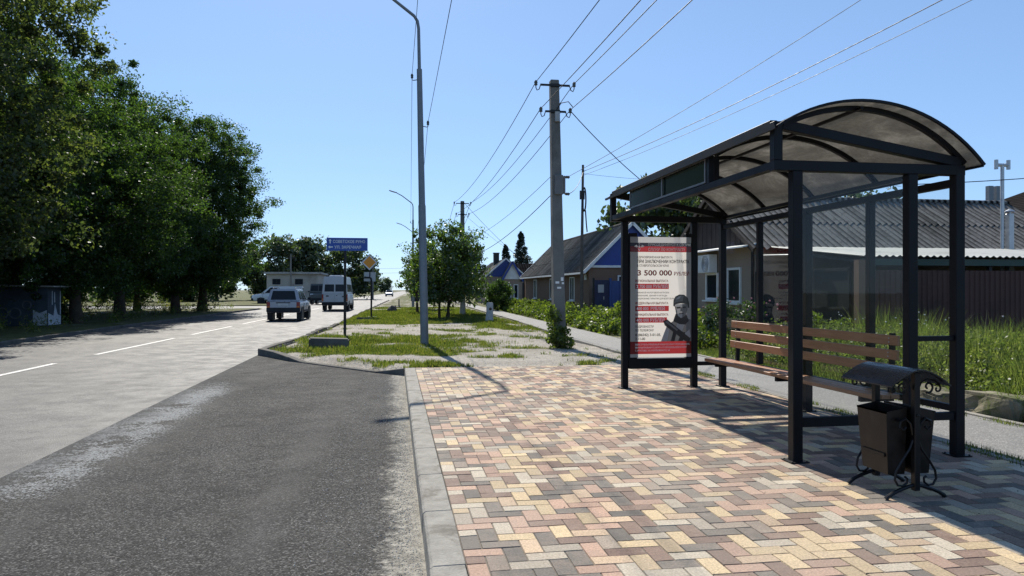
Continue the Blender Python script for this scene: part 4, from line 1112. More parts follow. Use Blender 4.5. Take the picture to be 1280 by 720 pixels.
for k in range(62000):
    y = rr.uniform(1.5, 17.5); x = 7.0 + 3.6 * rr.random() ** .85
    hh = interp(x, [(7.0, .2), (7.5, .48), (8.3, .85), (10, 1.0)]) * (0.75 + .9 * max(-.4, gn(x, y, .7, 8)))
    if y > 14.5: hh *= .45
    if y > 12 and x < 8: hh *= .6
    sp.append((x, y, -.05, max(.06, hh * rr.uniform(.6, 1.25)), rr.uniform(.008, .016)))
blades('tall_grass', sp, m_grass_t, 'dense tall green grass and weeds behind the shelter', 'grass')
sp = []
for k in range(9000):
    y = rr.uniform(4, 16); x = 7.3 + 3.0 * rr.random()
    sp.append((x, y, rr.uniform(.1, .75) * interp(x, [(7.3, .5), (8.5, 1.0)])))
me = leaves_mesh('weeds', [p for p in sp[:3600]], [.13] * 3600, 24, .055, m_grass_t, aspect=.5)
tag(mesh_obj('weeds', me), 'leafy weeds mixed into the tall grass behind the shelter', 'weeds', kind='stuff')
# seed heads and daisies standing out of the grass
m_seed = M('seed_head', (0.34, 0.34, 0.26), .9); m_stalk = M('green_stalk', (0.10, 0.14, 0.05), .8); m_daisy = M('daisy_petals', (0.6, 0.58, 0.62), .8)
for (x, y, z, s, lab) in ((9.15, 9.1, 1.33, .062, 'tall round onion flower head above the grass, the higher one'), (8.95, 8.35, 1.17, .06, 'round onion flower head above the grass, the lower right one')):
    r = empty('onion_flower', (x, y, -.05), lab, 'flower', 'onion flowers in the tall grass')
    mb = MB(); mb.tube([(0, 0, 0), (.02, .01, z * .5), (-.03 if s > .061 else .01, 0, z + .05)], [.012, .012, .008], 6); mb.build('stalk', m_stalk, r, world=False, smooth=True)
    cx = -.03 if s > .061 else .01
    V = leaves_mesh('flower_head', [(cx, 0, z + .06)], [s * 1.0], 260, .03, m_seed, droop=0); mesh_obj('flower_head', V, r)
cs = [(rr.uniform(8.2, 10), rr.uniform(6, 15), rr.uniform(.85, 1.1)) for k in range(34)]
mb = MB()
for c in cs:
    mb.cur = 0; mb.lathe(c, [(.004, -.012), (.015, 0), (.013, .009), (.004, .013)], 6); mb.cur = 1; mb.tube([(c[0], c[1], .1), c], [.0025, .002], 4)
tag(mb.build('wild_flowers', [m_daisy, m_stalk]), 'small pale wild flowers dotted over the tall grass', 'flowers', kind='stuff')
# mossy kerb stones
m_moss = M('mossy_stone', (0.20, 0.18, 0.13), .95, 0, .2, .35, 5, .7, 25, tint=(0.09, 0.11, 0.035))
for i, (x, y, l, rz, h, lab) in enumerate(((7.10, 8.85, .62, 1.50, .24, 'mossy stone block at the grass edge, nearest the shelter glass'), (7.18, 7.82, .80, 1.66, .30, 'long mossy stone block at the grass edge, middle of the row'), (7.25, 6.6, .7, 1.42, .27, 'mossy stone block at the grass edge beside the weed clump'), (7.15, 9.9, .8, 1.6, .18, 'low mossy stone block half hidden behind the bench'), (7.3, 5.5, .85, 1.58, .22, 'mossy stone block at the right end of the row'))):
    mb = MB(); mb.cbox((x, y, h / 2 - .06), (l, .42, h), rz, (rr.uniform(-.06, .06), rr.uniform(-.05, .05), 0))
    o = mb.build('stone_block', m_moss, None, bevel=.035, seg=2)
    bm = bmesh.new(); bm.from_mesh(o.data); bmesh.ops.subdivide_edges(bm, edges=bm.edges, cuts=3, use_grid_fill=True); bm.to_mesh(o.data); bm.free()
    for v in o.data.vertices: v.co += Vector((mnoise.noise(v.co * 4.5), mnoise.noise(v.co * 4.5 + Vector((5, 0, 0))), mnoise.noise(v.co * 4.5 + Vector((0, 5, 0))))) * .06
    tag(o, lab, 'stone', 'mossy stone blocks edging the grass')
# ------------------------------------------------------------------ poles, lamps, wires
def street_lamp(loc, label, lean=0.0, detail=True):
    r = empty('street_lamp', loc, label, 'street lamp', 'street lamps along the road')
    x = lambda z: -lean * z
    B = lambda fn, n, m, p=r, **k: part(fn, n, m, p, world=False, **k)
    B(lambda m: m.tube([(x(0), 0, -.1), (x(3.9), 0, 3.9), (x(3.95), 0, 3.95), (x(7.75), 0, 7.75)], [.115, .105, .092, .075], 12), 'pole', m_steel, smooth=True)
    B(lambda m: m.tube([(x(7.7), 0, 7.7), (x(8.9), 0, 8.9), (x(9.05) - .03, 0, 9.1), (x(9.1) - .12, 0, 9.24), (x(9.1) - .95, 0, 9.86), (x(9.1) - 1.5, 0, 10.15)], [.05, .045, .043, .042, .040, .038], 10), 'arm', m_steel, smooth=True)
    hd = B(lambda m: m.hexa([(x(9) - 1.4, -.10, 10.08), (x(9) - 1.4, .10, 10.08), (x(9) - 2.1, .13, 10.30), (x(9) - 2.1, -.13, 10.30), (x(9) - 1.4, -.07, 10.17), (x(9) - 1.4, .07, 10.17), (x(9) - 2.1, .09, 10.37), (x(9) - 2.1, -.09, 10.37)]), 'lamp_head', m_steel, bevel=.02)
    B(lambda m: m.hexa([(x(9) - 1.6, -.08, 10.125), (x(9) - 1.6, .08, 10.125), (x(9) - 2.05, .1, 10.266), (x(9) - 2.05, -.1, 10.266), (x(9) - 1.6, -.07, 10.14), (x(9) - 1.6, .07, 10.14), (x(9) - 2.05, .09, 10.28), (x(9) - 2.05, -.09, 10.28)]), 'lamp_glass', m_lamp_glass, hd)
    for sx, z in ((-1, 7.45), (1, 6.15)):
        br = B(lambda m: m.tube([(x(z) + sx * .06, 0, z), (x(z) + sx * .17, 0, z - .02), (x(z) + sx * .21, 0, z - .01), (x(z) + sx * .21, 0, z + .06)], .012, 6), 'bracket', m_dark, smooth=True)
        B(lambda m: m.lathe((x(z) + sx * .21, 0, z + .03), [(.02, 0), (.04, .03), (.032, .06), (.042, .09), (.02, .13)], 10), 'insulator', m_insul, br, smooth=True)
    return r
street_lamp((.83, 20.86, -.05), 'tall grey steel street lamp between the grass and the paving', .019)
street_lamp((1.60, 66.0, -.05), 'street lamp farther along, second one down the road', .0)
street_lamp((2.30, 98.0, -.05), 'third street lamp, the smallest and farthest seen above the young tree', .0)

def utility_pole(loc, label, box=True):
    r = empty('utility_pole', loc, label, 'utility pole', 'concrete utility poles along the verge')
    B = lambda fn, n, m, p=r, **k: part(fn, n, m, p, world=False, **k)
    le = -.021 if box else -.004
    def pol(m):
        b, t_ = .165, .115
        m.hexa([(-b, -b, -.3), (b, -b, -.3), (b, b, -.3), (-b, b, -.3), (le * 7 - t_, -t_, 7.15), (le * 7 + t_, -t_, 7.15), (le * 7 + t_, t_, 7.15), (le * 7 - t_, t_, 7.15)])
    B(pol, 'pole', m_pole, bevel=.015)
    for z, w in ((6.99, .40), (6.29, .28)):
        ox = le * z
        ca_ = B(lambda m: (m.box(ox - w, -.15, z - .025, ox + w, -.11, z + .025), m.box(ox - .13, -.125, z - .05, ox + .13, -.108, z + .05)), 'cross_arm', m_dark)
        for s in (-1, 1):
            B(lambda m: (m.tube([(ox + s * w * .98, -.13, z), (ox + s * (w + .03), -.13, z - .12), (ox + s * (w + .09), -.13, z - .15), (ox + s * (w + .12), -.13, z - .08), (ox + s * (w + .12), -.13, z + .0)], .014, 6),
                         m.lathe((ox + s * (w + .12), -.13, z - .03), [(.02, 0), (.05, .02), (.04, .06), (.052, .09), (.02, .14)], 10)), 'insulator', m_insul, ca_, smooth=True)
    if box:
        b2 = B(lambda m: (m.box(.0 - .17, -.20, 4.08, .0 + .06, -.145, 4.6), m.box(.07, -.19, 4.1, .125, -.12, 4.58)), 'junction_box', M('grey_box_paint', (.14, .14, .14), .6), bevel=.008)
        for z in (4.55, 4.1):
            B(lambda m: m.lathe((.17, -.15, z), [(.02, -.06), (.04, -.02), (.035, .02), (.045, .05), (.015, .08)], 8, 'X'), 'insulator', m_insul, b2, smooth=True)
        B(lambda m: m.box(le * 6 - .03, -.20, 6.02, le * 6 + .10, -.125, 6.28), 'meter_box', M('pale_box', (.3, .31, .31), .5), bevel=.005)
        for x_, z_, a, b in ((-.06, 1.74, .10, .06), (.07, 1.83, .07, .10), (.09, 1.72, .06, .05), (-.01, 1.60, .11, .05)):
            y_ = -.165 + .05 * (z_ + .3) / 7.45 - .004
            B(lambda m: m.box(x_ - .03 - a / 2, y_ - .004, z_ - b / 2, x_ - .03 + a / 2, y_, z_ + b / 2), 'paper_scrap', m_white)
        B(lambda m: m.tube([(-.1, -.13, 6.35), (0, -.22, 6.5), (.2, -.2, 6.55), (.33, -.16, 6.42)], .012, 6), 'jumper_cable', m_wire, smooth=True)
    return r
utility_pole((4.36, 19.3, -.05), 'near square concrete utility pole with a grey box and crossarms')
utility_pole((4.25, 46.5, -.05), 'farther concrete utility pole rising behind the mulberry tree', False)

tw = empty('cable_pole', (8.5, 33.0, -.05), 'thin dark pole with a hanging coil of black cable in front of the brown house', 'pole')
B = lambda fn, n, m, p=tw, **k: part(fn, n, m, p, world=False, **k)
B(lambda m: m.tube([(0, 0, -.1), (.02, 0, 3.5), (.07, 0, 7.3)], [.085, .07, .055], 8), 'pole', M('weathered_wood', (.10, .09, .08), .9, 0, .2, .3, 4), smooth=True)
B(lambda m: (m.tube([(.1 + .16 * math.cos(a * .5) * .5, -.1, 5.7 + .55 * math.sin(a * .5)) for a in range(0, 39)], .035, 6), m.tube([(.16, -.1, 5.2), (.2, -.1, 4.6), (.24, -.1, 4.2)], .03, 6), m.box(-.1, -.12, 5.7, .12, -.03, 6.1)), 'cable_coil', m_wire, smooth=False)
B(lambda m: m.lathe((.07, -.09, 7.0), [(.02, -.05), (.05, 0), (.03, .06)], 8), 'insulator', m_insul, smooth=True)

def wire(p, q, sag, label, rad=.011):
    p, q = Vector(p), Vector(q); n = 14
    mb = MB(); rad *= .8; mb.tube([p.lerp(q, i / n) - Vector((0, 0, 4 * sag * (i / n) * (1 - i / n))) for i in range(n + 1)], rad, 5)
    o = mb.build('overhead_wire', m_wire, None, smooth=True)
    tag(o, label, 'wire', 'overhead wires')
NP, FP, BP = (4.36, 19.17), (4.25, 46.37), (4.3, -8.13)
for k, (dx, z, nm) in enumerate(((-.67, 7.0, 'upper left'), (.37, 7.0, 'upper right'), (-.54, 6.3, 'lower left'), (.27, 6.3, 'lower right'))):
    wire((NP[0] + dx, NP[1], z), (BP[0] + dx + .25, BP[1], z + .1), .25, f'overhead wire passing above the shelter from the {nm} insulator of the near concrete pole', .012)
    wire((NP[0] + dx, NP[1], z), (FP[0] + dx + .13, FP[1], z), .45, f'overhead wire from the {nm} insulator of the near concrete pole to the farther one', .013)
    wire((FP[0] + dx + .13, FP[1], z), (6.6 + dx, 105, z - .4), .5, f'overhead wire running on from the {nm} insulator of the farther pole', .016)
wire((4.6, 19.2, 6.32), (10.3, 25.2, 4.35), .25, 'thick black service cable sloping from the near pole to the corrugated roofed house', .016)
wire((4.55, 19.15, 4.5), (9.6, 11.3, 7.6), .12, 'upper of the long wires slanting over the shelter roof to the right', .008)
wire((8.6, 32.9, 6.95), (12.9, 12.0, 8.4), .22, 'thick wire slanting from the thin cable pole over the shelter roof', .015)
wire((8.55, 32.9, 6.75), (13.1, 12.0, 8.15), .24, 'thinner wire just below the one slanting from the cable pole', .010)
wire((4.56, 19.15, 4.05), (8.55, 32.9, 6.9), .2, 'cable between the grey pole box and the thin cable pole', .014)
wire((4.2, 19.3, 4.1), (4.1, 46.3, 3.6), .5, 'low cable running from the grey pole box along the footpath', .014)
wire((4.2, 19.3, 4.6), (4.1, 46.3, 4.6), .4, 'thin low cable just above the one from the grey pole box', .009)
wire((8.6, 33, 6.85), (17.0, 31, 6.6), .25, 'thin level wire running right from the cable pole', .008)
wire((4.4, 46.4, 6.9), (9.9, 52.0, 2.9), .2, 'service cable from the farther pole down to the brown house', .014)
wire((4.4, 46.4, 6.2), (10.2, 50.0, 2.9), .3, 'thin service cable below the one from the farther pole', .009)
wire((-18, 140, 5.6), (28, 118, 6.6), .8, 'distant wire crossing above the far road', .018)
wire((-18, 150, 4.9), (30, 120, 6.1), .8, 'lower distant wire crossing above the far road', .018)
wire((11.0, 14.6, 3.8), (19.0, 12.5, 4.55), .15, 'black cable leaving the picture right of the shelter roof', .012)
for sx, z, nm in ((-1, 7.5, 'left'), (1, 6.2, 'right')):
    a = (.83 - .019 * z + sx * .21, 20.86, z)
    wire(a, (.60 + sx * .21, -14, z), .12, f'lamp wire running overhead from the {nm} bracket of the tall street lamp', .008)
    wire(a, (1.6 + sx * .21, 66, z), .7, f'lamp wire from the {nm} bracket of the tall street lamp to the next lamp', .009)

# distant small poles by the far road
for i, (x, y, h, lab) in enumerate(((-3.4, 118, 7.0, 'distant pole with a short crossbar behind the minibus'), (-4.6, 150, 7.2, 'more distant pole beside the far road'), (-12.4, 92, 6.0, 'bare pole in front of the flat roofed building'))):
    r = empty('distant_pole', (x, y, -.2), lab, 'pole', 'distant poles')
    part(lambda m: m.tube([(0, 0, 0), (0, 0, h)], [.13, .1], 7), 'pole', m_pole, r, world=False, smooth=True)
    part(lambda m: m.box(-.6, -.05, h - .5, .6, .05, h - .4), 'cross_arm', m_dark, r, world=False)

# ------------------------------------------------------------------ road signs
m_signblue = M('sign_blue', (0.015, 0.07, 0.34), .35, 0, .5, .06, 2)
m_signwhite = M('sign_white', (0.72, 0.74, 0.76), .35, 0, .5, .04, 2)
m_signyel = M('sign_orange', (0.80, 0.30, 0.012), .35, 0, .5, .06, 2)
m_signback = M('sign_grey', (0.40, 0.42, 0.44), .45, .2, .5, .1, 3)
sg = empty('direction_sign', (-1.67, 25.5, -.05), 'blue direction sign with white lettering on a dark post in the grass', 'road sign')
B = lambda fn, n, m, p=sg, **k: part(fn, n, m, p, world=False, **k)
B(lambda m: m.tube([(0, 0, -.1), (0.01, 0, 3.28)], [.048, .045], 10), 'post', m_dark, smooth=True)
PW0, PW1, PZ0, PZ1 = -.60, .76, 2.86, 3.30
pn = B(lambda m: m.box(PW0, -.065, PZ0, PW1, -.05, PZ1), 'panel', m_signblue, bevel=.006)
sy_ = -.068
B(lambda m: put_text(m, 'СОВЕТСКОЕ РУНО', (PW0 + .215, sy_, PZ0 + .265), (1, 0, 0), (0, 0, 1), 1.06, .10, .012), 'lettering', m_signwhite, pn)
B(lambda m: put_text(m, 'УЛ. ЗАРЕЧНАЯ', (PW0 + .26, sy_, PZ0 + .075), (1, 0, 0), (0, 0, 1), .88, .10, .012), 'lettering', m_signwhite, pn)
ar = (PW0 + .12, PZ0 + .315)
B(lambda m: m.poly([(ar[0] + a, sy_, ar[1] + b) for a, b in ((-.018, -.07), (.018, -.07), (.018, .02), (.05, .02), (0, .08), (-.05, .02), (-.018, .02))]), 'arrow', m_signwhite, pn)
ar2 = (PW0 + .13, PZ0 + .125)
B(lambda m: m.poly([(ar2[0] + a, sy_, ar2[1] + b) for a, b in ((.08, -.018), (.08, .018), (-.01, .018), (-.01, .05), (-.08, 0), (-.01, -.05), (-.01, -.018))]), 'arrow', m_signwhite, pn)
B(lambda m: (m.box(PW0 + .1, -.05, PZ0 + .08, PW1 - .1, -.03, PZ0 + .12), m.box(PW0 + .1, -.05, PZ1 - .12, PW1 - .1, -.03, PZ1 - .08)), 'bracket', m_steel)

ds = empty('priority_sign', (-1.35, 40.4, -.05), 'orange and white diamond priority road sign above a pale plate on a bent post', 'road sign')
B = lambda fn, n, m, p=ds, **k: part(fn, n, m, p, world=False, **k)
B(lambda m: (m.tube([(.1, 0, -.1), (.1, 0, 2.05), (.08, 0, 2.16), (0, 0, 2.2), (-.28, 0, 2.2)], .05, 9), m.tube([(.02, .02, 2.2), (.02, .02, 2.95)], .03, 8), m.cbox((.1, 0, .03), (.5, .3, .12))), 'post', m_dark, smooth=True)
def rh(m, s, y, cz=3.02):
    m.prism([(-s, y, cz), (0, y, cz - s), (s, y, cz), (0, y, cz + s)], (0, .012, 0))
dpan = B(lambda m: rh(m, .45, -.06), 'diamond', m_signwhite)
def rim(m):
    m.prism([(-.45, -.061, 3.02), (0, -.061, 2.57), (0, -.061, 2.595), (-.425, -.061, 3.02)], (0, .004, 0)); m.prism([(.45, -.061, 3.02), (0, -.061, 2.57), (0, -.061, 2.595), (.425, -.061, 3.02)], (0, .004, 0))
    m.prism([(-.45, -.061, 3.02), (0, -.061, 3.47), (0, -.061, 3.445), (-.425, -.061, 3.02)], (0, .004, 0)); m.prism([(.45, -.061, 3.02), (0, -.061, 3.47), (0, -.061, 3.445), (.425, -.061, 3.02)], (0, .004, 0))
B(rim, 'border', m_dark, dpan)
B(lambda m: rh(m, .33, -.072), 'centre', m_signyel, dpan)
B(lambda m: m.cbox((.02, .03, 2.24), (.62, .014, .5), 0, (0, .03, 0)), 'plate', m_signback, bevel=.004)

# ------------------------------------------------------------------ stray blocks and bits on the verge
def oneblock(name, c, size, rz, mat, lab, cat, bev=.03, group=None):
    mb = MB(); mb.cbox((0, 0, 0), size, 0)
    o = mb.build(name, mat, None, bevel=bev, seg=2); o.location = c; o.rotation_euler = (rr.uniform(-.04, .04), rr.uniform(-.04, .04), rz)
    return tag(o, lab, cat, group)
oneblock('concrete_block', (-1.72, 19.95, .07), (1.02, .42, .30), .12, m_oldkerb, 'long grey concrete block lying in the grass before the blue sign', 'block')
oneblock('concrete_slab', (-1.5, 37.2, .02), (.72, .35, .2), .0, m_oldkerb, 'small dark concrete slab at the foot of the diamond sign', 'block')
def rock(name, c, s, lab):
    bm = bmesh.new(); bmesh.ops.create_icosphere(bm, subdivisions=3, radius=1)
    for v in bm.verts:
        v.co *= 1 + .35 * mnoise.noise(v.co * 1.7); v.co = Vector((v.co.x * s[0], v.co.y * s[1], max(-.1, v.co.z) * s[2]))
    me = bpy.data.meshes.new(name); bm.to_mesh(me); bm.free(); me.materials.append(m_oldkerb)
    o = bpy.data.objects.new(name, me); o.location = c; link(o); return tag(o, lab, 'rock')
rock('rock', (-.15, 52.5, -.05), (.36, .3, .42), 'dark rounded rock on the verge beyond the diamond sign')
st = empty('stump', (4.5, 35.2, -.05), 'thick whitewashed tree stump beside the footpath', 'stump')
B = lambda fn, n, m, p=st, **k: part(fn, n, m, p, world=False, **k)
B(lambda m: m.tube([(0, 0, -.05), (.0, 0, .12), (.02, 0, .5), (.02, 0, .86), (.02, 0, .93)], [.24, .19, .165, .165, .14], 12), 'trunk', m_whitewash, smooth=True)
B(lambda m: m.lathe((.03, -.155, .62), [(.06, .0), (.075, -.012), (.045, -.016)], 9, 'Y'), 'knot', m_bark)
mk = empty('marker_post', (.35, 63, -.05), 'short dark marker post on a low base at the road edge', 'post')
part(lambda m: m.tube([(0, 0, .1), (0, 0, .75)], [.06, .04], 8), 'post', m_dark, mk, world=False); part(lambda m: m.lathe((0, 0, 0), [(.38, 0), (.36, .08), (.1, .16)], 10), 'base', m_oldkerb, mk, world=False)
for x, y, lab in ((2.5, 92, 'dark waste container at the far verge, left one'), (4.4, 93.5, 'dark waste container at the far verge, right one')):
    wc = empty('waste_container', (x, y, -.05), lab, 'container', 'waste containers on the far verge')
    part(lambda m: m.hexa([(-.5, -.4, .1), (.5, -.4, .1), (.5, .4, .1), (-.5, .4, .1), (-.6, -.5, 1.2), (.6, -.5, 1.2), (.6, .5, 1.2), (-.6, .5, 1.2)]), 'body', M('container_paint', (.03, .035, .03), .6), wc, world=False)
    part(lambda m: m.box(-.64, -.54, 1.204, .64, .54, 1.27), 'lid', m_dark, wc, world=False)
# ------------------------------------------------------------------ vehicles (front towards local +Y)
m_tyre = M('tyre_rubber', (0.016, 0.016, 0.016), .85, 0, .3, .2, 9)
m_rim = M('wheel_rim', (0.30, 0.30, 0.31), .35, .7, .5, .1, 9)
m_tail = M('tail_light_red', (0.30, 0.012, 0.012), .2, 0, .6, .1, 9); m_turn = M('turn_light_orange', (0.65, 0.16, 0.015), .2, 0, .6, .1, 9)
m_head = M('headlight_glass', (0.6, 0.62, 0.64), .12, 0, .7, .05, 9)
m_plate = M('number_plate', (0.66, 0.66, 0.64), .5, 0, .4, .03, 9)
m_trim = M('bumper_plastic', (0.022, 0.022, 0.024), .6, 0, .4, .15, 9)
def fq(P, u0, u1, v0, v1, off=.006):
    p00, p10, p11, p01 = [Vector(p) for p in P]
    n = (p10 - p00).cross(p01 - p00).normalized() * off
    f = lambda u, v: p00.lerp(p10, u).lerp(p01.lerp(p11, u), v) + n
    return [f(u0, v0), f(u1, v0), f(u1, v1), f(u0, v1)]
def vehicle(name, cat, label, loc, rz, s, paint):
    r = empty(name, loc, label, cat, s.get('group'), rz)
    B = lambda fn, n, m, p=r, **k: part(fn, n, m, p, world=False, **k)
    W, L, H, belt, gc = s['W'] / 2, s['L'] / 2, s['H'], s['belt'], s['clear']
    bon = s['bonnet']; wr = s['wr']; wy = s['wheels']
    wb, wt = W - .03, s['roofw'] / 2
    gr, gf, tr, tf = s['glass']      # rear/front of the cabin at the belt, rear/front at the roof
    def body(m):
        rings = [(-L, gc + .12, belt - .04, W - .10), (-L + .07, gc, belt, W - .02), (-L * .3, gc, belt, W), (gf - .2, gc, belt, W), (gf + .02, gc, min(belt, bon + .03), W - .01), (L - .35, gc, bon - .05, W - .04), (L - .06, gc + .03, bon - .13, W - .12), (L, gc + .12, bon - .25, W - .2)]
        rows = [[(-w_ + .05, y, z0), (-w_, y, z0 + .1), (-w_ - .012, y, lerp(z0, z1, .55)), (-w_ + .02, y, z1 - .06), (-w_ + .07, y, z1), (0, y, z1 + .015), (w_ - .07, y, z1), (w_ - .02, y, z1 - .06), (w_ + .012, y, lerp(z0, z1, .55)), (w_, y, z0 + .1), (w_ - .05, y, z0)] for y, z0, z1, w_ in rings]
        m.grid(rows)
        for a, b in zip(rows, rows[1:]): m.poly([a[0], b[0], b[-1], a[-1]])
        m.poly(rows[0]); m.poly(rows[-1])
    bd = B(body, 'body', paint, smooth=True)
    b4 = [(-wb, gr, belt - .03), (wb, gr, belt - .03), (wb, gf, belt - .03), (-wb, gf, belt - .03)]
    t4 = [(-wt, tr, H), (wt, tr, H), (wt, tf, H), (-wt, tf, H)]
    cab = B(lambda m: m.hexa(b4 + t4), 'cabin', paint, bevel=.05, seg=2, smooth=True)
    F = {'rear': (b4[0], b4[1], t4[1], t4[0]), 'right': (b4[1], b4[2], t4[2], t4[1]), 'front': (b4[2], b4[3], t4[3], t4[2]), 'left': (b4[3], b4[0], t4[0], t4[3])}
    for side, u0, u1, v0, v1 in s['windows']:
        if side == 'left': u0, u1 = 1 - u1, 1 - u0
        B(lambda m: m.poly(fq(F[side], u0, u1, v0, v1)), 'windscreen' if side == 'front' else 'window', m_pane, cab)
    # bumpers, sill, lights, plate
    B(lambda m: m.box(-W + .02, -L - .07, gc + .02, W - .02, -L + .16, gc + .27), 'bumper', m_trim, bevel=.03, seg=2)
    B(lambda m: m.box(-W + .04, L - .16, gc + .02, W - .04, L + .06, gc + .27), 'bumper', m_trim, bevel=.03, seg=2)
    [B(lambda m: m.box(sx * W - .015, wy[0] + wr + .08, gc + .03, sx * W + .02, wy[1] - wr - .08, gc + .13), 'side_skirt', m_trim) for sx in (-1, 1)]
    for sx in (-1, 1):
        z0, z1, x0 = s['tail']
        tl = B(lambda m: m.box(min(sx * x0, sx * (W - .025)), -L - .012, z0, max(sx * x0, sx * (W - .025)), -L + .12, z1), 'tail_light', m_tail, bevel=.012)
        B(lambda m: m.box(min(sx * x0, sx * (W - .04)) + .005, -L - .016, z0 + .02, max(sx * x0, sx * (W - .04)) - .005, -L + .05, lerp(z0, z1, .4)), 'indicator', m_turn, tl)
        B(lambda m: m.box(min(sx * (W - .48), sx * (W - .16)), L - .16, bon - .30, max(sx * (W - .48), sx * (W - .16)), L - .005, bon - .14), 'headlight', m_head, bevel=.03)
        mi = B(lambda m: (m.cbox((sx * (W + .12), gf - .32, belt + .10), (.18, .07, .15)), m.bar((sx * (W - .04), gf - .30, belt + .05), (sx * (W + .06), gf - .32, belt + .08), .03, .03)), 'mirror', m_trim)
        B(lambda m: m.poly([(sx * (W + .12) - .075, gf - .358, belt + .04), (sx * (W + .12) + .075, gf - .358, belt + .04), (sx * (W + .12) + .075, gf - .358, belt + .16), (sx * (W + .12) - .075, gf - .358, belt + .16)]), 'mirror_glass', m_pane, mi)
        for y in wy:
            wh = B(lambda m: m.lathe((sx * (W - .10), y, wr), [(wr * .62, -.10), (wr * .93, -.105), (wr, -.07), (wr, .07), (wr * .93, .105), (wr * .62, .10)], 24, 'X'), 'wheel', m_tyre, smooth=True)
            def rimf(m):
                m.lathe((sx * (W - .10) + sx * .075, y, wr), [(wr * .62, -.02), (wr * .60, .02 * sx), (wr * .2, .0), (wr * .15, .025 * sx), (.01, .028 * sx)], 18, 'X')
                for k in range(5):
                    a = k * 1.2566; m.cbox((sx * (W - .10) + sx * .088, y + wr * .4 * math.cos(a), wr + wr * .4 * math.sin(a)), (.03, wr * .13, wr * .42), 0, (a - math.pi / 2, 0, 0))
            B(rimf, 'rim', m_rim, wh)
            B(lambda m: m.tube([(sx * (W - .012), y + (wr + .05) * math.cos(a * .2618), wr + (wr + .05) * math.sin(a * .2618)) for a in range(0, 13)], .035, 6), 'wheel_arch', m_trim, bd)
            B(lambda m: m.cbox((sx * (W - .12), y, wr + .02), (.26, wr * 2 + .08, wr * 2 - .04)), 'wheel_well', m_dark, bd)
    B(lambda m: m.box(-.26, -L - .035, s['plate'], .26, -L - .006, s['plate'] + .115), 'number_plate', m_plate)
    B(lambda m: m.tube([(-W + .35, -L - .02, gc - .02), (-W + .35, -L + .5, gc)], .03, 8), 'exhaust', m_trim)
    if s.get('doors'):
        def seams(m):
            for y in s['doors']: 
                for sx in (-1, 1): m.box(sx * (W + .010) - .004, y - .006, gc + .12, sx * (W + .010) + .004, y + .006, belt - .06)
            m.box(-.004 if s.get('twin') else -W + .12, -L - .006, gc + .3, .004 if s.get('twin') else -W + .125, -L + .002, belt - .06)
        B(seams, 'door_seams', m_dark, bd)
        B(lambda m: [m.box(sx * (W + .022) - .012, y + .09, belt - .17, sx * (W + .022) + .012, y + .22, belt - .13) for y in s['doors'][:-1] for sx in (-1, 1)], 'door_handles', m_trim, bd)
    return r, B, F, cab
silver = M('silver_lilac_paint', (0.40, 0.40, 0.44), .32, .35, .6, .05, 2); whitep = M('white_van_paint', (0.66, 0.67, 0.68), .35, 0, .6, .05, 2)
olive = M('dark_grey_paint', (0.085, 0.095, 0.095), .45, 0, .5, .12, 2)
r, B, F, cab = vehicle('small_suv', 'car', 'silver small off road car driving away with orange and red tail lights', (-5.62, 41.3, ZR + .03), -.03,
    dict(W=1.72, L=3.95, H=1.66, belt=1.03, clear=.42, bonnet=1.0, roofw=1.30, glass=(-1.93, .72, -1.80, .12), wr=.345, wheels=(-1.22, 1.25), tail=(.62, .98, .66), plate=.80, doors=(-.85, .05, .85),
         windows=[('rear', .10, .90, .14, .84), ('right', .05, .30, .15, .83), ('right', .345, .62, .13, .85), ('right', .655, .92, .13, .83), ('left', .05, .30, .15, .83), ('left', .345, .62, .13, .85), ('left', .655, .92, .13, .83), ('front', .08, .92, .12, .88)]), silver)
[B(lambda m: m.tube([(sx * .56, -1.6, 1.68), (sx * .56, -1.5, 1.715), (sx * .56, -.1, 1.715), (sx * .56, 0, 1.68)], .016, 6), 'roof_rail', m_trim, cab) for sx in (-1, 1)]
B(lambda m: m.box(-.36, -2.005, .92, .36, -1.972, .965), 'tailgate_trim', m_trim)
r, B, F, cab = vehicle('minibus', 'van', 'tall white high roof minibus driving away behind the blue sign', (-4.45, 60.5, ZR + .03), -.03,
    dict(W=1.98, L=5.7, H=2.62, belt=1.28, clear=.40, bonnet=1.25, roofw=1.68, glass=(-2.83, 1.75, -2.74, 1.05), wr=.35, wheels=(-1.75, 1.75), tail=(.72, 1.26, .84), plate=.82, doors=(-.4, .9, 1.7), twin=True,
         windows=[('rear', .09, .475, .16, .56), ('rear', .525, .91, .16, .56), ('right', .03, .27, .14, .56), ('right', .29, .52, .14, .56), ('right', .54, .74, .14, .56), ('right', .77, .93, .10, .55), ('left', .03, .27, .14, .56), ('left', .29, .52, .14, .56), ('left', .54, .74, .14, .56), ('left', .77, .93, .10, .55), ('front', .06, .94, .05, .62)]), whitep)
B(lambda m: m.box(-.5, -2.0, 2.64, .5, -.9, 2.74), 'roof_hatch', whitep, cab, bevel=.03)
for x, z, q in ((-.55, 1.13, .1), (.15, 1.17, .05), (.62, 1.08, .08)): B(lambda m: m.box(x - q, -2.862, z - q * .5, x + q, -2.853, z + q * .5), 'sticker', m_trim)
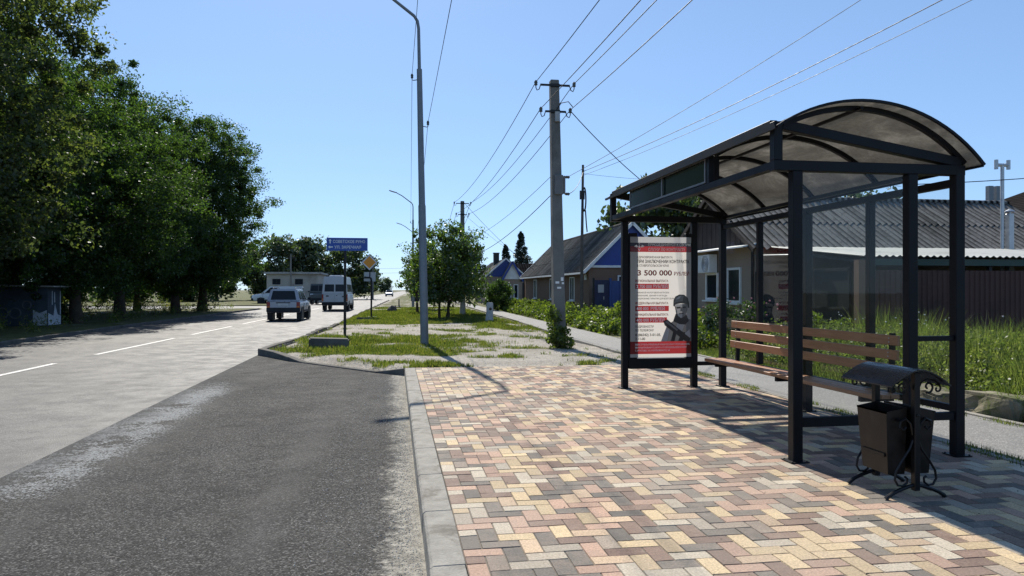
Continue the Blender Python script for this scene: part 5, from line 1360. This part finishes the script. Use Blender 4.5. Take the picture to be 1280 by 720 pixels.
vehicle('old_van', 'van', 'dark grey boxy old van half hidden behind the white minibus', (-7.9, 83.5, ZR + .03), math.pi - .12,
    dict(W=1.94, L=4.4, H=2.25, belt=1.30, clear=.45, bonnet=1.32, roofw=1.72, glass=(-2.15, 1.98, -2.1, 1.80), wr=.38, wheels=(-1.15, 1.15), tail=(.8, 1.1, .80), plate=.8, doors=(-.6, .6, 1.5),
         windows=[('front', .06, .48, .2, .82), ('front', .52, .94, .2, .82), ('right', .72, .93, .18, .8), ('right', .42, .66, .18, .8), ('left', .72, .93, .18, .8), ('left', .42, .66, .18, .8), ('left', .1, .36, .18, .8), ('rear', .1, .46, .2, .8), ('rear', .54, .9, .2, .8)]), olive)
vehicle('parked_van', 'van', 'white van with a sloping nose parked past the side street', (-13.0, 86.5, -.12), math.pi / 2 + .05,
    dict(W=1.95, L=5.6, H=1.98, belt=1.15, clear=.38, bonnet=1.12, roofw=1.7, glass=(-2.75, 1.85, -2.65, .85), wr=.34, wheels=(-1.7, 1.8), tail=(.75, 1.2, .8), plate=.8, doors=(.6, 1.6),
         windows=[('front', .06, .94, .08, .9), ('right', .72, .93, .14, .85), ('left', .72, .93, .14, .85), ('rear', .1, .46, .2, .8), ('rear', .54, .9, .2, .8)]), whitep)
vehicle('distant_car', 'car', 'tiny white car coming along the far end of the road', (-1.3, 178, ZR + .03), math.pi - .03,
    dict(W=1.75, L=4.2, H=1.5, belt=.95, clear=.25, bonnet=.92, roofw=1.3, glass=(-1.7, .9, -1.2, .3), wr=.31, wheels=(-1.3, 1.3), tail=(.6, .8, .55), plate=.6, doors=(-.4, .6),
         windows=[('front', .08, .92, .1, .9), ('right', .1, .48, .12, .86), ('right', .52, .9, .12, .86), ('left', .1, .48, .12, .86), ('left', .52, .9, .12, .86), ('rear', .1, .9, .1, .9)]), whitep)

# ------------------------------------------------------------------ houses
def slate_mat(name, c1, c2, moss, axis, lam, spec=.06):
    """corrugated sheets: dirt lies in the valleys, streaks run down the slope; axis = the ridge direction"""
    t = NT(name); co = t.coord()
    sx = t.n('ShaderNodeSeparateXYZ'); t.l(co, sx.inputs[0]); a = sx.outputs[0 if axis == 'X' else 1]
    mp = t.n('ShaderNodeMapping'); mp.inputs['Scale'].default_value = (4.0, .3, .3) if axis == 'X' else (.3, 1.5, .3); t.l(co, mp.inputs['Vector'])
    st = t.noise(1.0, 5, .7, mp.outputs[0]); n2 = t.noise(6, 5, .75, co); n3 = t.noise(.5, 4, .6, co)
    w_ = t.math('SINE', t.math('MULTIPLY', a, 2 * math.pi / lam))
    f = t.math('ADD', t.math('MULTIPLY', w_, .20 if axis == 'X' else .1), t.math('ADD', t.math('MULTIPLY', st, .75), t.math('MULTIPLY', n3, .25)))
    col = t.ramp(f, [(.36, c1), (.52, tuple(lerp(p, q, .4) for p, q in zip(c1, c2))), (.68, c2)]); col = t.mix(t.mrange(n2, .48, .7, 0, .55), col, moss)
    return t.done(t.bsdf(col, .95, 0, spec, t.bump(n2, .3, .01)))
m_slate = slate_mat('asbestos_slate', (0.045, 0.044, 0.041), (0.20, 0.195, 0.18), (0.05, 0.047, 0.036), 'Y', .3)
m_slate2 = slate_mat('dark_slate', (0.010, 0.010, 0.010), (0.23, 0.226, 0.215), (0.022, 0.021, 0.019), 'X', .22)
m_tile = slate_mat('dark_roof_tile', (0.012, 0.011, 0.0105), (0.032, 0.029, 0.027), (0.025, 0.023, 0.02), 'X', .3, 0.0)
def wall_mat(name, c, tint):
    return M(name, c, .92, 0, .2, .10, .5, .25, 35, tint=tint)
m_wall = wall_mat('brown_plaster', (0.21, 0.135, 0.095), (0.17, 0.11, 0.08)); m_wall2 = wall_mat('grey_brown_plaster', (0.32, 0.25, 0.195), (0.25, 0.19, 0.145))
m_blue = M('blue_painted_boards', (0.028, 0.060, 0.25), .5, 0, .4, .12, 1.5); m_gate = M('blue_gate_paint', (0.035, 0.075, 0.23), .45, .1, .5, .15, 1.2)
m_plank = M('dark_planks', (0.045, 0.036, 0.034), .85, 0, .3, .35, 3)
m_fence = M('dark_brown_sheet', (0.085, 0.043, 0.036), .65, .0, .25, .2, 1.2, tint=(.06, .033, .028))
m_teal = M('dark_teal_paint', (0.014, 0.020, 0.022), .85, 0, .15, .2, 2)
def corr(m, e0, e1, r0, r1, lam=.15, amp=.028, courses=2, per=6):
    """corrugated slope from eave e0-e1 to ridge r0-r1, in overlapping courses"""
    e0, e1, r0, r1 = [Vector(p) for p in (e0, e1, r0, r1)]
    n = (e1 - e0).cross(r0 - e0).normalized()
    if n.z < 0: n = -n
    Lr = (e1 - e0).length; k = max(8, int(Lr / lam * per))
    for c in range(courses):
        t0, t1 = max(0, c / courses - .02), (c + 1) / courses
        lo, hi = [], []
        for i in range(k + 1):
            u = i / k; w_ = amp * math.sin(u * Lr / lam * 2 * math.pi)
            lo.append(e0.lerp(e1, u).lerp(r0.lerp(r1, u), t0) + n * (w_ + .03)); hi.append(e0.lerp(e1, u).lerp(r0.lerp(r1, u), t1) + n * (w_ + .008))
        m.grid([lo, hi]); m.grid([[p - n * .012 for p in lo], [p - n * .012 for p in hi]]); m.grid([lo, [p - n * .012 for p in lo]])
def window_on(Bf, wall, axis, c, w_, h, frame=m_white, mull=1, out=-1):
    """axis 'X': window lies in a plane of constant x = c[0], facing out (-1 => -X); 'Y' likewise"""
    cx, cyy, cz = c; f = .07
    def q(m, a0, a1, z0, z1, d0, d1):
        if axis == 'X': m.box(min(cx + out * d0, cx + out * d1), cyy + a0, z0, max(cx + out * d0, cx + out * d1), cyy + a1, z1)
        else: m.box(cx + a0, min(cyy + out * d0, cyy + out * d1), z0, cx + a1, max(cyy + out * d0, cyy + out * d1), z1)
    def fr(m):
        q(m, -w_ / 2, -w_ / 2 + f, cz - h / 2, cz + h / 2, -.03, .05); q(m, w_ / 2 - f, w_ / 2, cz - h / 2, cz + h / 2, -.03, .05)
        q(m, -w_ / 2 + f, w_ / 2 - f, cz + h / 2 - f, cz + h / 2, -.03, .05); q(m, -w_ / 2 + f, w_ / 2 - f, cz - h / 2, cz - h / 2 + f, -.03, .05)
        for i in range(mull):
            a = lerp(-w_ / 2, w_ / 2, (i + 1) / (mull + 1)); q(m, a - .03, a + .03, cz - h / 2 + f, cz + h / 2 - f, -.03, .04)
    wo = Bf(fr, 'window', frame, wall)
    return wo
def add_panes(Bf, root, wall, axis, c, w_, h, out=-1, mull=1, fm=None):
    wo = window_on(Bf, root, axis, c, w_, h, fm or m_white, mull, out)
    cx, cyy, cz = c
    Bf(lambda m: m.box(*( (min(cx + out * .004, cx + out * .02), cyy - w_ / 2 + .06, cz - h / 2 + .06, max(cx + out * .004, cx + out * .02), cyy + w_ / 2 - .06, cz + h / 2 - .06) if axis == 'X' else (cx - w_ / 2 + .06, min(cyy + out * .004, cyy + out * .02), cz - h / 2 + .06, cx + w_ / 2 - .06, max(cyy + out * .004, cyy + out * .02), cz + h / 2 - .06))), 'pane', m_pane, wo)
    Bf(lambda m: m.box(*((min(cx, cx + out * .14), cyy - w_ / 2 - .06, cz - h / 2 - .05, max(cx, cx + out * .14), cyy + w_ / 2 + .06, cz - h / 2 - .004) if axis == 'X' else (cx - w_ / 2 - .06, min(cyy, cyy + out * .14), cz - h / 2 - .05, cx + w_ / 2 + .06, max(cyy, cyy + out * .14), cz - h / 2 - .004))), 'sill', m_white, wo)

# --- brown house with a blue gable
bh = empty('brown_house', (12.3, 46.8, 0), 'brown plastered house with a long grey slate roof and bright blue gable', 'house')
B = lambda fn, n, m, p=bh, **k: part(fn, n, m, p, **k)
X0, X1, Y0, Y1, EZ, RZ, XM = 10.0, 14.6, 37.3, 56.4, 2.72, 5.05, 12.3
wl = B(lambda m: m.box(X0, Y0, -.2, X1, Y1, EZ), 'wall', m_wall)
for y in (Y0 - .03, Y1 - .03):
    B(lambda m: m.prism([(X0 + .0, y, EZ + .004), (X1, y, EZ + .004), (XM, y, RZ - .05)], (0, .06, 0)), 'gable', m_blue)
def rf(m):
    corr(m, (X0 - .3, Y0 - .22, EZ - .28), (X0 - .3, Y1 + .2, EZ - .28), (XM, Y0 - .22, RZ), (XM, Y1 + .2, RZ), .15, .024, 3, 6)
    corr(m, (X1 + .3, Y0 - .22, EZ - .28), (X1 + .3, Y1 + .2, EZ - .28), (XM, Y0 - .22, RZ), (XM, Y1 + .2, RZ), .15, .024, 3, 4)
    m.tube([(XM, Y0 - .24, RZ + .03), (XM, Y1 + .22, RZ + .03)], .07, 7)
rfo = B(rf, 'roof', m_slate)
for y in (Y0 - .25, Y1 + .23):
    for xe in (X0 - .34, X1 + .34): B(lambda m: m.bar((xe, y, EZ - .34), (XM, y, RZ - .05), .035, .16), 'bargeboard', m_white, rfo)
B(lambda m: m.box(X0 - .37, Y0 - .2, EZ - .40, X0 - .31, Y1 + .2, EZ - .30), 'eave_board', m_white, rfo); B(lambda m: m.box(X0 - .0, Y0 - .09, EZ - .07, X1, Y0 - .035, EZ + .05), 'eave_board', m_white, rfo)
for yc in (40.9, 46.4, 52.0): add_panes(B, bh, wl, 'X', (X0, yc, 1.55), 1.1, 1.35)
add_panes(B, bh, wl, 'Y', (12.0, Y0, 1.75), .9, 1.0)
B(lambda m: m.box(X0 - .02, 37.75, 2.02, X0 - .004, 38.2, 2.3), 'house_number', m_white)
B(lambda m: m.tube([(X0 - .08, Y1 - .05, 2.4), (X0 - .08, Y1 - .05, 0)], .045, 8), 'drainpipe', m_dark)
# blue gate and fence in front of its gable
gt = empty('blue_gate', (11.6, 36.0, 0), 'blue sheet metal gate and fence in front of the blue gable', 'gate')
B = lambda fn, n, m, p=gt, **k: part(fn, n, m, p, **k)
def sheets(m, x0, x1, y, z0, z1, n):
    for i in range(n):
        a, b = lerp(x0, x1, i / n), lerp(x0, x1, (i + 1) / n); m.box(a + .004, y - .02 + .015 * (i % 2), z0, b - .004, y + .02 + .015 * (i % 2), z1)
B(lambda m: sheets(m, 10.85, 13.6, 36.0, .08, 1.95, 14), 'panel', m_gate)
B(lambda m: sheets(m, 9.95, 10.7, 36.0, .08, 1.98, 4), 'door', M('dark_blue_paint', (.016, .026, .075), .5))
for x in (9.88, 10.77, 13.66): B(lambda m: m.box(x - .055, 35.94, -.1, x + .055, 36.06, 2.08), 'post', m_dark if x < 10 else m_gate)
B(lambda m: m.box(10.4, 35.955, 1.0, 10.44, 35.972, 1.16), 'handle', m_galv)
B(lambda m: m.box(10.12, 35.955, 1.35, 10.42, 35.972, 1.75), 'notice', m_signback)

# --- far blue house with white porch gable
fh = empty('blue_house', (11.7, 80, 0), 'far house with a blue gable and a small white porch gable with two windows', 'house')
B = lambda fn, n, m, p=fh, **k: part(fn, n, m, p, **k)
wl = B(lambda m: (m.box(9.7, 78.2, -.2, 13.9, 90, 2.9), m.box(11.3, 76.5, -.2, 13.1, 78.19, 2.6)), 'wall', m_wall2)
B(lambda m: m.prism([(9.6, 78.12, 2.9), (14.0, 78.12, 2.9), (11.75, 78.12, 4.75)], (0, .06, 0)), 'gable', m_blue)
B(lambda m: m.prism([(11.3, 76.43, 2.6), (13.1, 76.43, 2.6), (12.2, 76.43, 4.35)], (0, .06, 0)), 'porch_gable', m_white)
def rf(m):
    corr(m, (9.3, 77.9, 2.65), (9.3, 90.2, 2.65), (11.75, 77.9, 4.8), (11.75, 90.2, 4.8), .2, .02, 2, 4); corr(m, (14.2, 77.9, 2.65), (14.2, 90.2, 2.65), (11.75, 77.9, 4.8), (11.75, 90.2, 4.8), .2, .02, 2, 4)
    corr(m, (11.08, 76.2, 2.35), (11.08, 78.1, 2.35), (12.2, 76.2, 4.42), (12.2, 78.1, 4.42), .2, .02, 1, 4); corr(m, (13.32, 76.2, 2.35), (13.32, 78.1, 2.35), (12.2, 76.2, 4.42), (12.2, 78.1, 4.42), .2, .02, 1, 4)
rfo = B(rf, 'roof', m_slate)
for xe in (11.04, 13.36): B(lambda m: m.bar((xe, 76.17, 2.35), (12.2, 76.17, 4.44), .04, .2), 'porch_bargeboard', m_blue, rfo)
for xe in (9.25, 14.25): B(lambda m: m.bar((xe, 77.86, 2.65), (11.75, 77.86, 4.83), .04, .14), 'bargeboard', m_white, rfo)
B(lambda m: (m.box(11.0, 82, 4.2, 11.6, 82.6, 5.55), m.box(10.95, 81.95, 5.554, 11.65, 82.65, 5.66)), 'chimney', m_dark, rfo)
for xc in (11.85, 12.6): add_panes(B, fh, wl, 'Y', (xc, 76.5, 1.3), .48, 1.5, -1, 0)
ng = empty('small_house', (15.4, 84, 0), 'low house with a dark tiled roof behind the white porch gable', 'house')
B = lambda fn, n, m, p=ng, **k: part(fn, n, m, p, **k)
B(lambda m: m.box(13.0, 80.5, -.2, 19, 87, 2.6), 'wall', m_wall)
B(lambda m: (corr(m, (12.7, 80.1, 2.4), (19.3, 80.1, 2.4), (12.7, 83.7, 4.5), (19.3, 83.7, 4.5), .2, .02, 4, 4), corr(m, (12.7, 87.3, 2.4), (19.3, 87.3, 2.4), (12.7, 83.7, 4.5), (19.3, 83.7, 4.5), .2, .02, 2, 4)), 'roof', m_tile)
rw = empty('red_fence', (12.9, 71.5, 0), 'dull red fence between the far house and the brown house', 'fence')
part(lambda m: sheets(m, 12.3, 13.3, 70.0, .05, 2.0, 6), 'panel', M('dull_red_paint', (.16, .05, .04), .7), rw); [part(lambda m: m.box(x - .06, 69.92, -.1, x + .06, 70.08, 2.15), 'post', m_dark, rw) for x in (12.2, 13.4)]

# --- corrugated roofed house on the right
rh_ = empty('corrugated_house', (15.2, 22.1, 0), 'grey brown house with a wide corrugated slate roof and plank gable behind the shelter', 'house')
B = lambda fn, n, m, p=rh_, **k: part(fn, n, m, p, **k)
X0, X1, Y0, Y1, EZ, RZ, YM = 10.0, 20.4, 19.35, 25.0, 2.78, 4.42, 22.15
wl = B(lambda m: m.box(X0, Y0, -.2, X1, Y1, EZ), 'wall', m_wall2)
def plk(m):
    n = 34
    for i in range(n):
        a, b = lerp(Y0 + .0, Y1, i / n), lerp(Y0, Y1, (i + 1) / n)
        top = lambda y: EZ + (RZ - .06 - EZ) * (1 - abs(y - YM) / (YM - Y0))
        d = .012 * (i % 2)
        m.hexa([(X0 - .03 - d, a + .004, EZ + .004), (X0 + .02, a + .004, EZ + .004), (X0 + .02, b - .004, EZ + .004), (X0 - .03 - d, b - .004, EZ + .004), (X0 - .03 - d, a + .004, max(EZ + .01, top(a))), (X0 + .02, a + .004, max(EZ + .01, top(a))), (X0 + .02, b - .004, max(EZ + .01, top(b))), (X0 - .03 - d, b - .004, max(EZ + .01, top(b)))])
B(plk, 'gable', m_plank)
def rf(m):
    corr(m, (X0 - .22, Y0 - .35, EZ - .16), (X1 + .25, Y0 - .35, EZ - .16), (X0 - .22, YM, RZ), (X1 + .25, YM, RZ), .22, .042, 2, 8)
    corr(m, (X0 - .22, Y1 + .35, EZ - .16), (X1 + .25, Y1 + .35, EZ - .16), (X0 - .22, YM, RZ), (X1 + .25, YM, RZ), .15, .026, 2, 4)
    m.tube([(X0 - .24, YM, RZ + .035), (X1 + .27, YM, RZ + .035)], .075, 8)
rfo = B(rf, 'roof', m_slate2)
for ye in (Y0 - .38, Y1 + .38): B(lambda m: m.bar((X0 - .25, ye, EZ - .2), (X0 - .25, YM, RZ - .03), .03, .13), 'bargeboard', m_plank, rfo)
B(lambda m: m.hexa([(X0 - .42, Y0 - .1, EZ - .10), (X0 - .005, Y0 - .1, EZ - .01), (X0 - .005, Y1 + .2, EZ - .01), (X0 - .42, Y1 + .2, EZ - .10), (X0 - .42, Y0 - .1, EZ - .06), (X0 - .005, Y0 - .1, EZ + .03), (X0 - .005, Y1 + .2, EZ + .03), (X0 - .42, Y1 + .2, EZ - .06)]), 'pent_roof', m_white, rfo)
add_panes(B, rh_, wl, 'X', (X0, 20.6, 1.63), .88, 1.05, -1, 0); add_panes(B, rh_, wl, 'X', (X0, 22.15, 1.60), .9, .86, -1, 0)
ac = B(lambda m: m.box(X0 - .32, 21.72, 2.03, X0 - .04, 22.56, 2.60), 'air_conditioner', m_white, bevel=.012)
def fan(m):
    for q in range(1, 6):
        m.tube([(X0 - .328, 22.0 + .05 * q * math.cos(a * .3927), 2.31 + .05 * q * math.sin(a * .3927)) for a in range(17)], .006, 4)
B(fan, 'fan_grille', m_steel, ac)
B(lambda m: m.tube([(X0 - .06, Y0 + .05, EZ - .1), (X0 - .06, Y0 + .05, 0)], .04, 8), 'drainpipe', m_dark)
def awn(m):
    corr(m, (10.35, 15.0, 2.23), (26.5, 15.0, 2.23), (10.35, 19.30, 2.70), (26.5, 19.30, 2.70), .17, .02, 1, 8)
m_awn = M('pale_roof_sheet', (0.32, 0.33, 0.315), .6, .05, .3, .12, .9, tint=(.22, .22, .21)); m_green = M('dark_green_trim', (.02, .05, .04), .5)
aw = empty('lean_to_roof', (18, 17, 0), 'pale corrugated lean to roof with dark green trim above the brown fence', 'roof')
B2 = lambda fn, n, m, p=aw, **k: part(fn, n, m, p, **k)
B2(awn, 'roof_sheet', m_awn)
B2(lambda m: m.box(10.35, 15.08, 2.05, 26.5, 15.13, 2.2), 'fascia', m_green)
for x in (10.6, 13.7, 16.8, 19.9, 23): B2(lambda m: m.box(x - .04, 15.17, 0, x + .04, 15.26, 2.2), 'post', m_dark)
[B2(lambda m: m.bar((x, 15.15, 2.12), (x, 19.2, 2.58), .05, .08), 'rafter', m_dark) for x in (10.6, 13.7, 16.8, 19.9, 23)]
fe = empty('brown_fence', (17, 14.8, 0), 'dark brown profiled sheet metal fence behind the tall grass', 'fence')
B = lambda fn, n, m, p=fe, **k: part(fn, n, m, p, **k)
xs = [10.1, 12.6, 15.1, 17.6, 20.1, 22.6, 25.1]
for a, b in zip(xs, xs[1:]):
    def prof(m):
        pts = []; x = a + .06
        while x < b - .06:
            pts += [(x, 0), (x + .045, 0), (x + .06, .02), (x + .115, .02), (x + .13, 0)]; x += .13
        pts = [p for p in pts if p[0] <= b - .05]
        m.grid([[(x, 14.82 - d, .05) for x, d in pts], [(x, 14.82 - d, 1.93) for x, d in pts]])
    B(prof, 'panel', m_fence)
for x in xs: B(lambda m: m.box(x - .045, 14.775, -.1, x + .045, 14.87, 2.0), 'post', m_plank)
[B(lambda m: m.box(10.06, 14.88, z, 25.1, 14.915, z + .05), 'rail', m_plank) for z in (.4, 1.5)]
tg = empty('yard_gate', (10.0, 17.2, 0), 'dark teal metal yard gate between the fence and the corrugated house', 'gate')
B = lambda fn, n, m, p=tg, **k: part(fn, n, m, p, **k)
for a, b in ((14.95, 17.05), (17.1, 19.25)):
    B(lambda m: m.box(9.98, a, .1, 10.02, b, 2.0), 'leaf', m_teal)
    B(lambda m: [m.box(9.955, a, z, 9.978, b, z + .05) for z in (.15, 1.05, 1.92)] and [m.box(9.955, y, .1, 9.978, y + .05, 2.0) for y in (a, b - .05)], 'frame', m_teal)
B(lambda m: m.box(9.92, 14.55, -.1, 10.1, 14.73, 2.15), 'pillar', m_wall)
B(lambda m: m.tube([(9.9, 16.4, 0), (9.9, 16.4, 2.35), (9.9, 19.2, 2.45)], .022, 7), 'gas_pipe', m_steel)
vp = empty('vent_mast', (17.8, 19.45, 0), 'tall grey vent pipe with a forked top beside a square flue', 'vent pipe')
B = lambda fn, n, m, p=vp, **k: part(fn, n, m, p, **k)
B(lambda m: m.tube([(17.45, 18.9, 0), (17.45, 18.9, 5.1)], .052, 10), 'pipe', m_galv, smooth=True)
B(lambda m: (m.tube([(17.25, 18.9, 5.12), (17.65, 18.9, 5.12)], .05, 10), m.tube([(17.25, 18.9, 5.0), (17.25, 18.9, 5.27)], .055, 10), m.tube([(17.65, 18.9, 5.0), (17.65, 18.9, 5.27)], .055, 10)), 'forked_top', m_galv)
B(lambda m: m.box(17.54, 18.74, 0, 17.70, 18.90, 3.7), 'square_flue', m_galv, bevel=.01)
B(lambda m: (m.lathe((17.62, 18.82, 3.76), [(.13, 0), (.12, .02), (.02, .08)], 12), m.box(17.60, 18.8, 3.69, 17.64, 18.84, 3.77)), 'flue_cap', m_galv)
# neighbour behind
nh = empty('hip_roof_house', (39, 38, 0), 'house with a dark tiled hip roof behind the corrugated house at the right edge', 'house')
B = lambda fn, n, m, p=nh, **k: part(fn, n, m, p, **k)
B(lambda m: m.box(30.8, 32, -.2, 48, 44, 4.0), 'wall', m_wall)
def hip(m):
    a, b, c, d = (30.2, 31.4, 4.0), (48.6, 31.4, 4.0), (48.6, 44.6, 4.0), (30.2, 44.6, 4.0); e, f = (38.5, 38, 7.9), (43, 38, 7.9)
    corr(m, a, b, e, f, .3, .03, 9, 5)
    m.poly([a, e, d]); m.poly([b, f, c]); m.poly([d, c, f, e])
rfo = B(hip, 'roof', m_tile)
for x in (31.2, 31.65): B(lambda m: m.box(x - .13, 34.5, 5.0, x + .13, 34.75, 7.0), 'chimney', m_steel, rfo)
sd = empty('shed', (14.2, 30, 0), 'small shed with a pale sloping roof edge between the two houses', 'shed')
B = lambda fn, n, m, p=sd, **k: part(fn, n, m, p, **k)
B(lambda m: m.box(11.9, 28, -.2, 17, 31, 3.35), 'wall', m_plank)
B(lambda m: m.hexa([(11.7, 27.7, 3.45), (17.2, 27.7, 4.0), (17.2, 31.2, 4.0), (11.7, 31.2, 3.45), (11.7, 27.7, 3.55), (17.2, 27.7, 4.1), (17.2, 31.2, 4.1), (11.7, 31.2, 3.55)]), 'roof', m_white)

# --- flat roofed building across the junction and the kiosk
fb_ = empty('flat_roofed_building', (-13.5, 101, 0), 'low pale flat roofed building beyond the side street with small dark windows', 'building')
B = lambda fn, n, m, p=fb_, **k: part(fn, n, m, p, **k)
wl = B(lambda m: m.box(-16.2, 98, -.3, -9.7, 108, 3.5), 'wall', M('pale_render', (.40, .37, .32), .9, 0, .2, .15, .5, .3, 20, tint=(.27, .24, .2)))
B(lambda m: m.box(-16.5, 97.6, 3.51, -9.4, 108.3, 3.75), 'roof', m_concrete)
for x in (-15.0, -12.2): add_panes(B, fb_, wl, 'Y', (x, 98.0, 2.5), 1.0, .75, -1, 1, m_dark)
ko = empty('kiosk', (-15.9, 35.0, -.06), 'small dark roadside kiosk with painted blue and white side under the elms', 'kiosk')
B = lambda fn, n, m, p=ko, **k: part(fn, n, m, p, world=False, **k)
B(lambda m: (m.box(-1.0, -.65, 0, 1.18, .62, 1.66)), 'wall', M('dark_blue_grey_board', (.06, .075, .095), .8, 0, .3, .3, 2))
B(lambda m: m.hexa([(-1.2, -.85, 1.70), (1.5, -.85, 1.664), (1.5, .8, 1.664), (-1.2, .8, 1.70), (-1.2, -.85, 1.78), (1.5, -.85, 1.72), (1.5, .8, 1.72), (-1.2, .8, 1.78)]), 'roof', m_concrete)
def mural(m):
    m.poly([(1.186, -.62, .03), (1.186, .60, .03), (1.186, .60, .40), (1.186, .28, .46), (1.186, .02, .95), (1.186, -.12, .42), (1.186, -.62, .55)])
    m.poly([(1.186, -.28, .9), (1.186, -.2, .9), (1.186, -.2, 1.5), (1.186, -.28, 1.5)]); m.poly([(1.186, -.05, 1.0), (1.186, .04, 1.0), (1.186, .02, 1.45), (1.186, -.05, 1.45)]); m.poly([(1.186, .5, .45), (1.186, .58, .45), (1.186, .58, 1.5), (1.186, .5, 1.5)])
    m.poly([(.6, -.656, .03), (1.15, -.656, .03), (1.15, -.656, .68), (.85, -.656, .55), (.6, -.656, .70)])
B(mural, 'painted_mural', M('mural_white', (.5, .53, .57), .8, 0, .3, .25, 6))
def rings(m):
    for x, z, q in ((-.6, .55, .22), (-.1, .55, .22), (.35, .9, .17)): m.tube([(x + q * math.cos(a * .3927), -.66, z + q * math.sin(a * .3927)) for a in range(17)], .03, 5)
B(rings, 'painted_rings', M('mural_grey', (.12, .12, .13), .8))
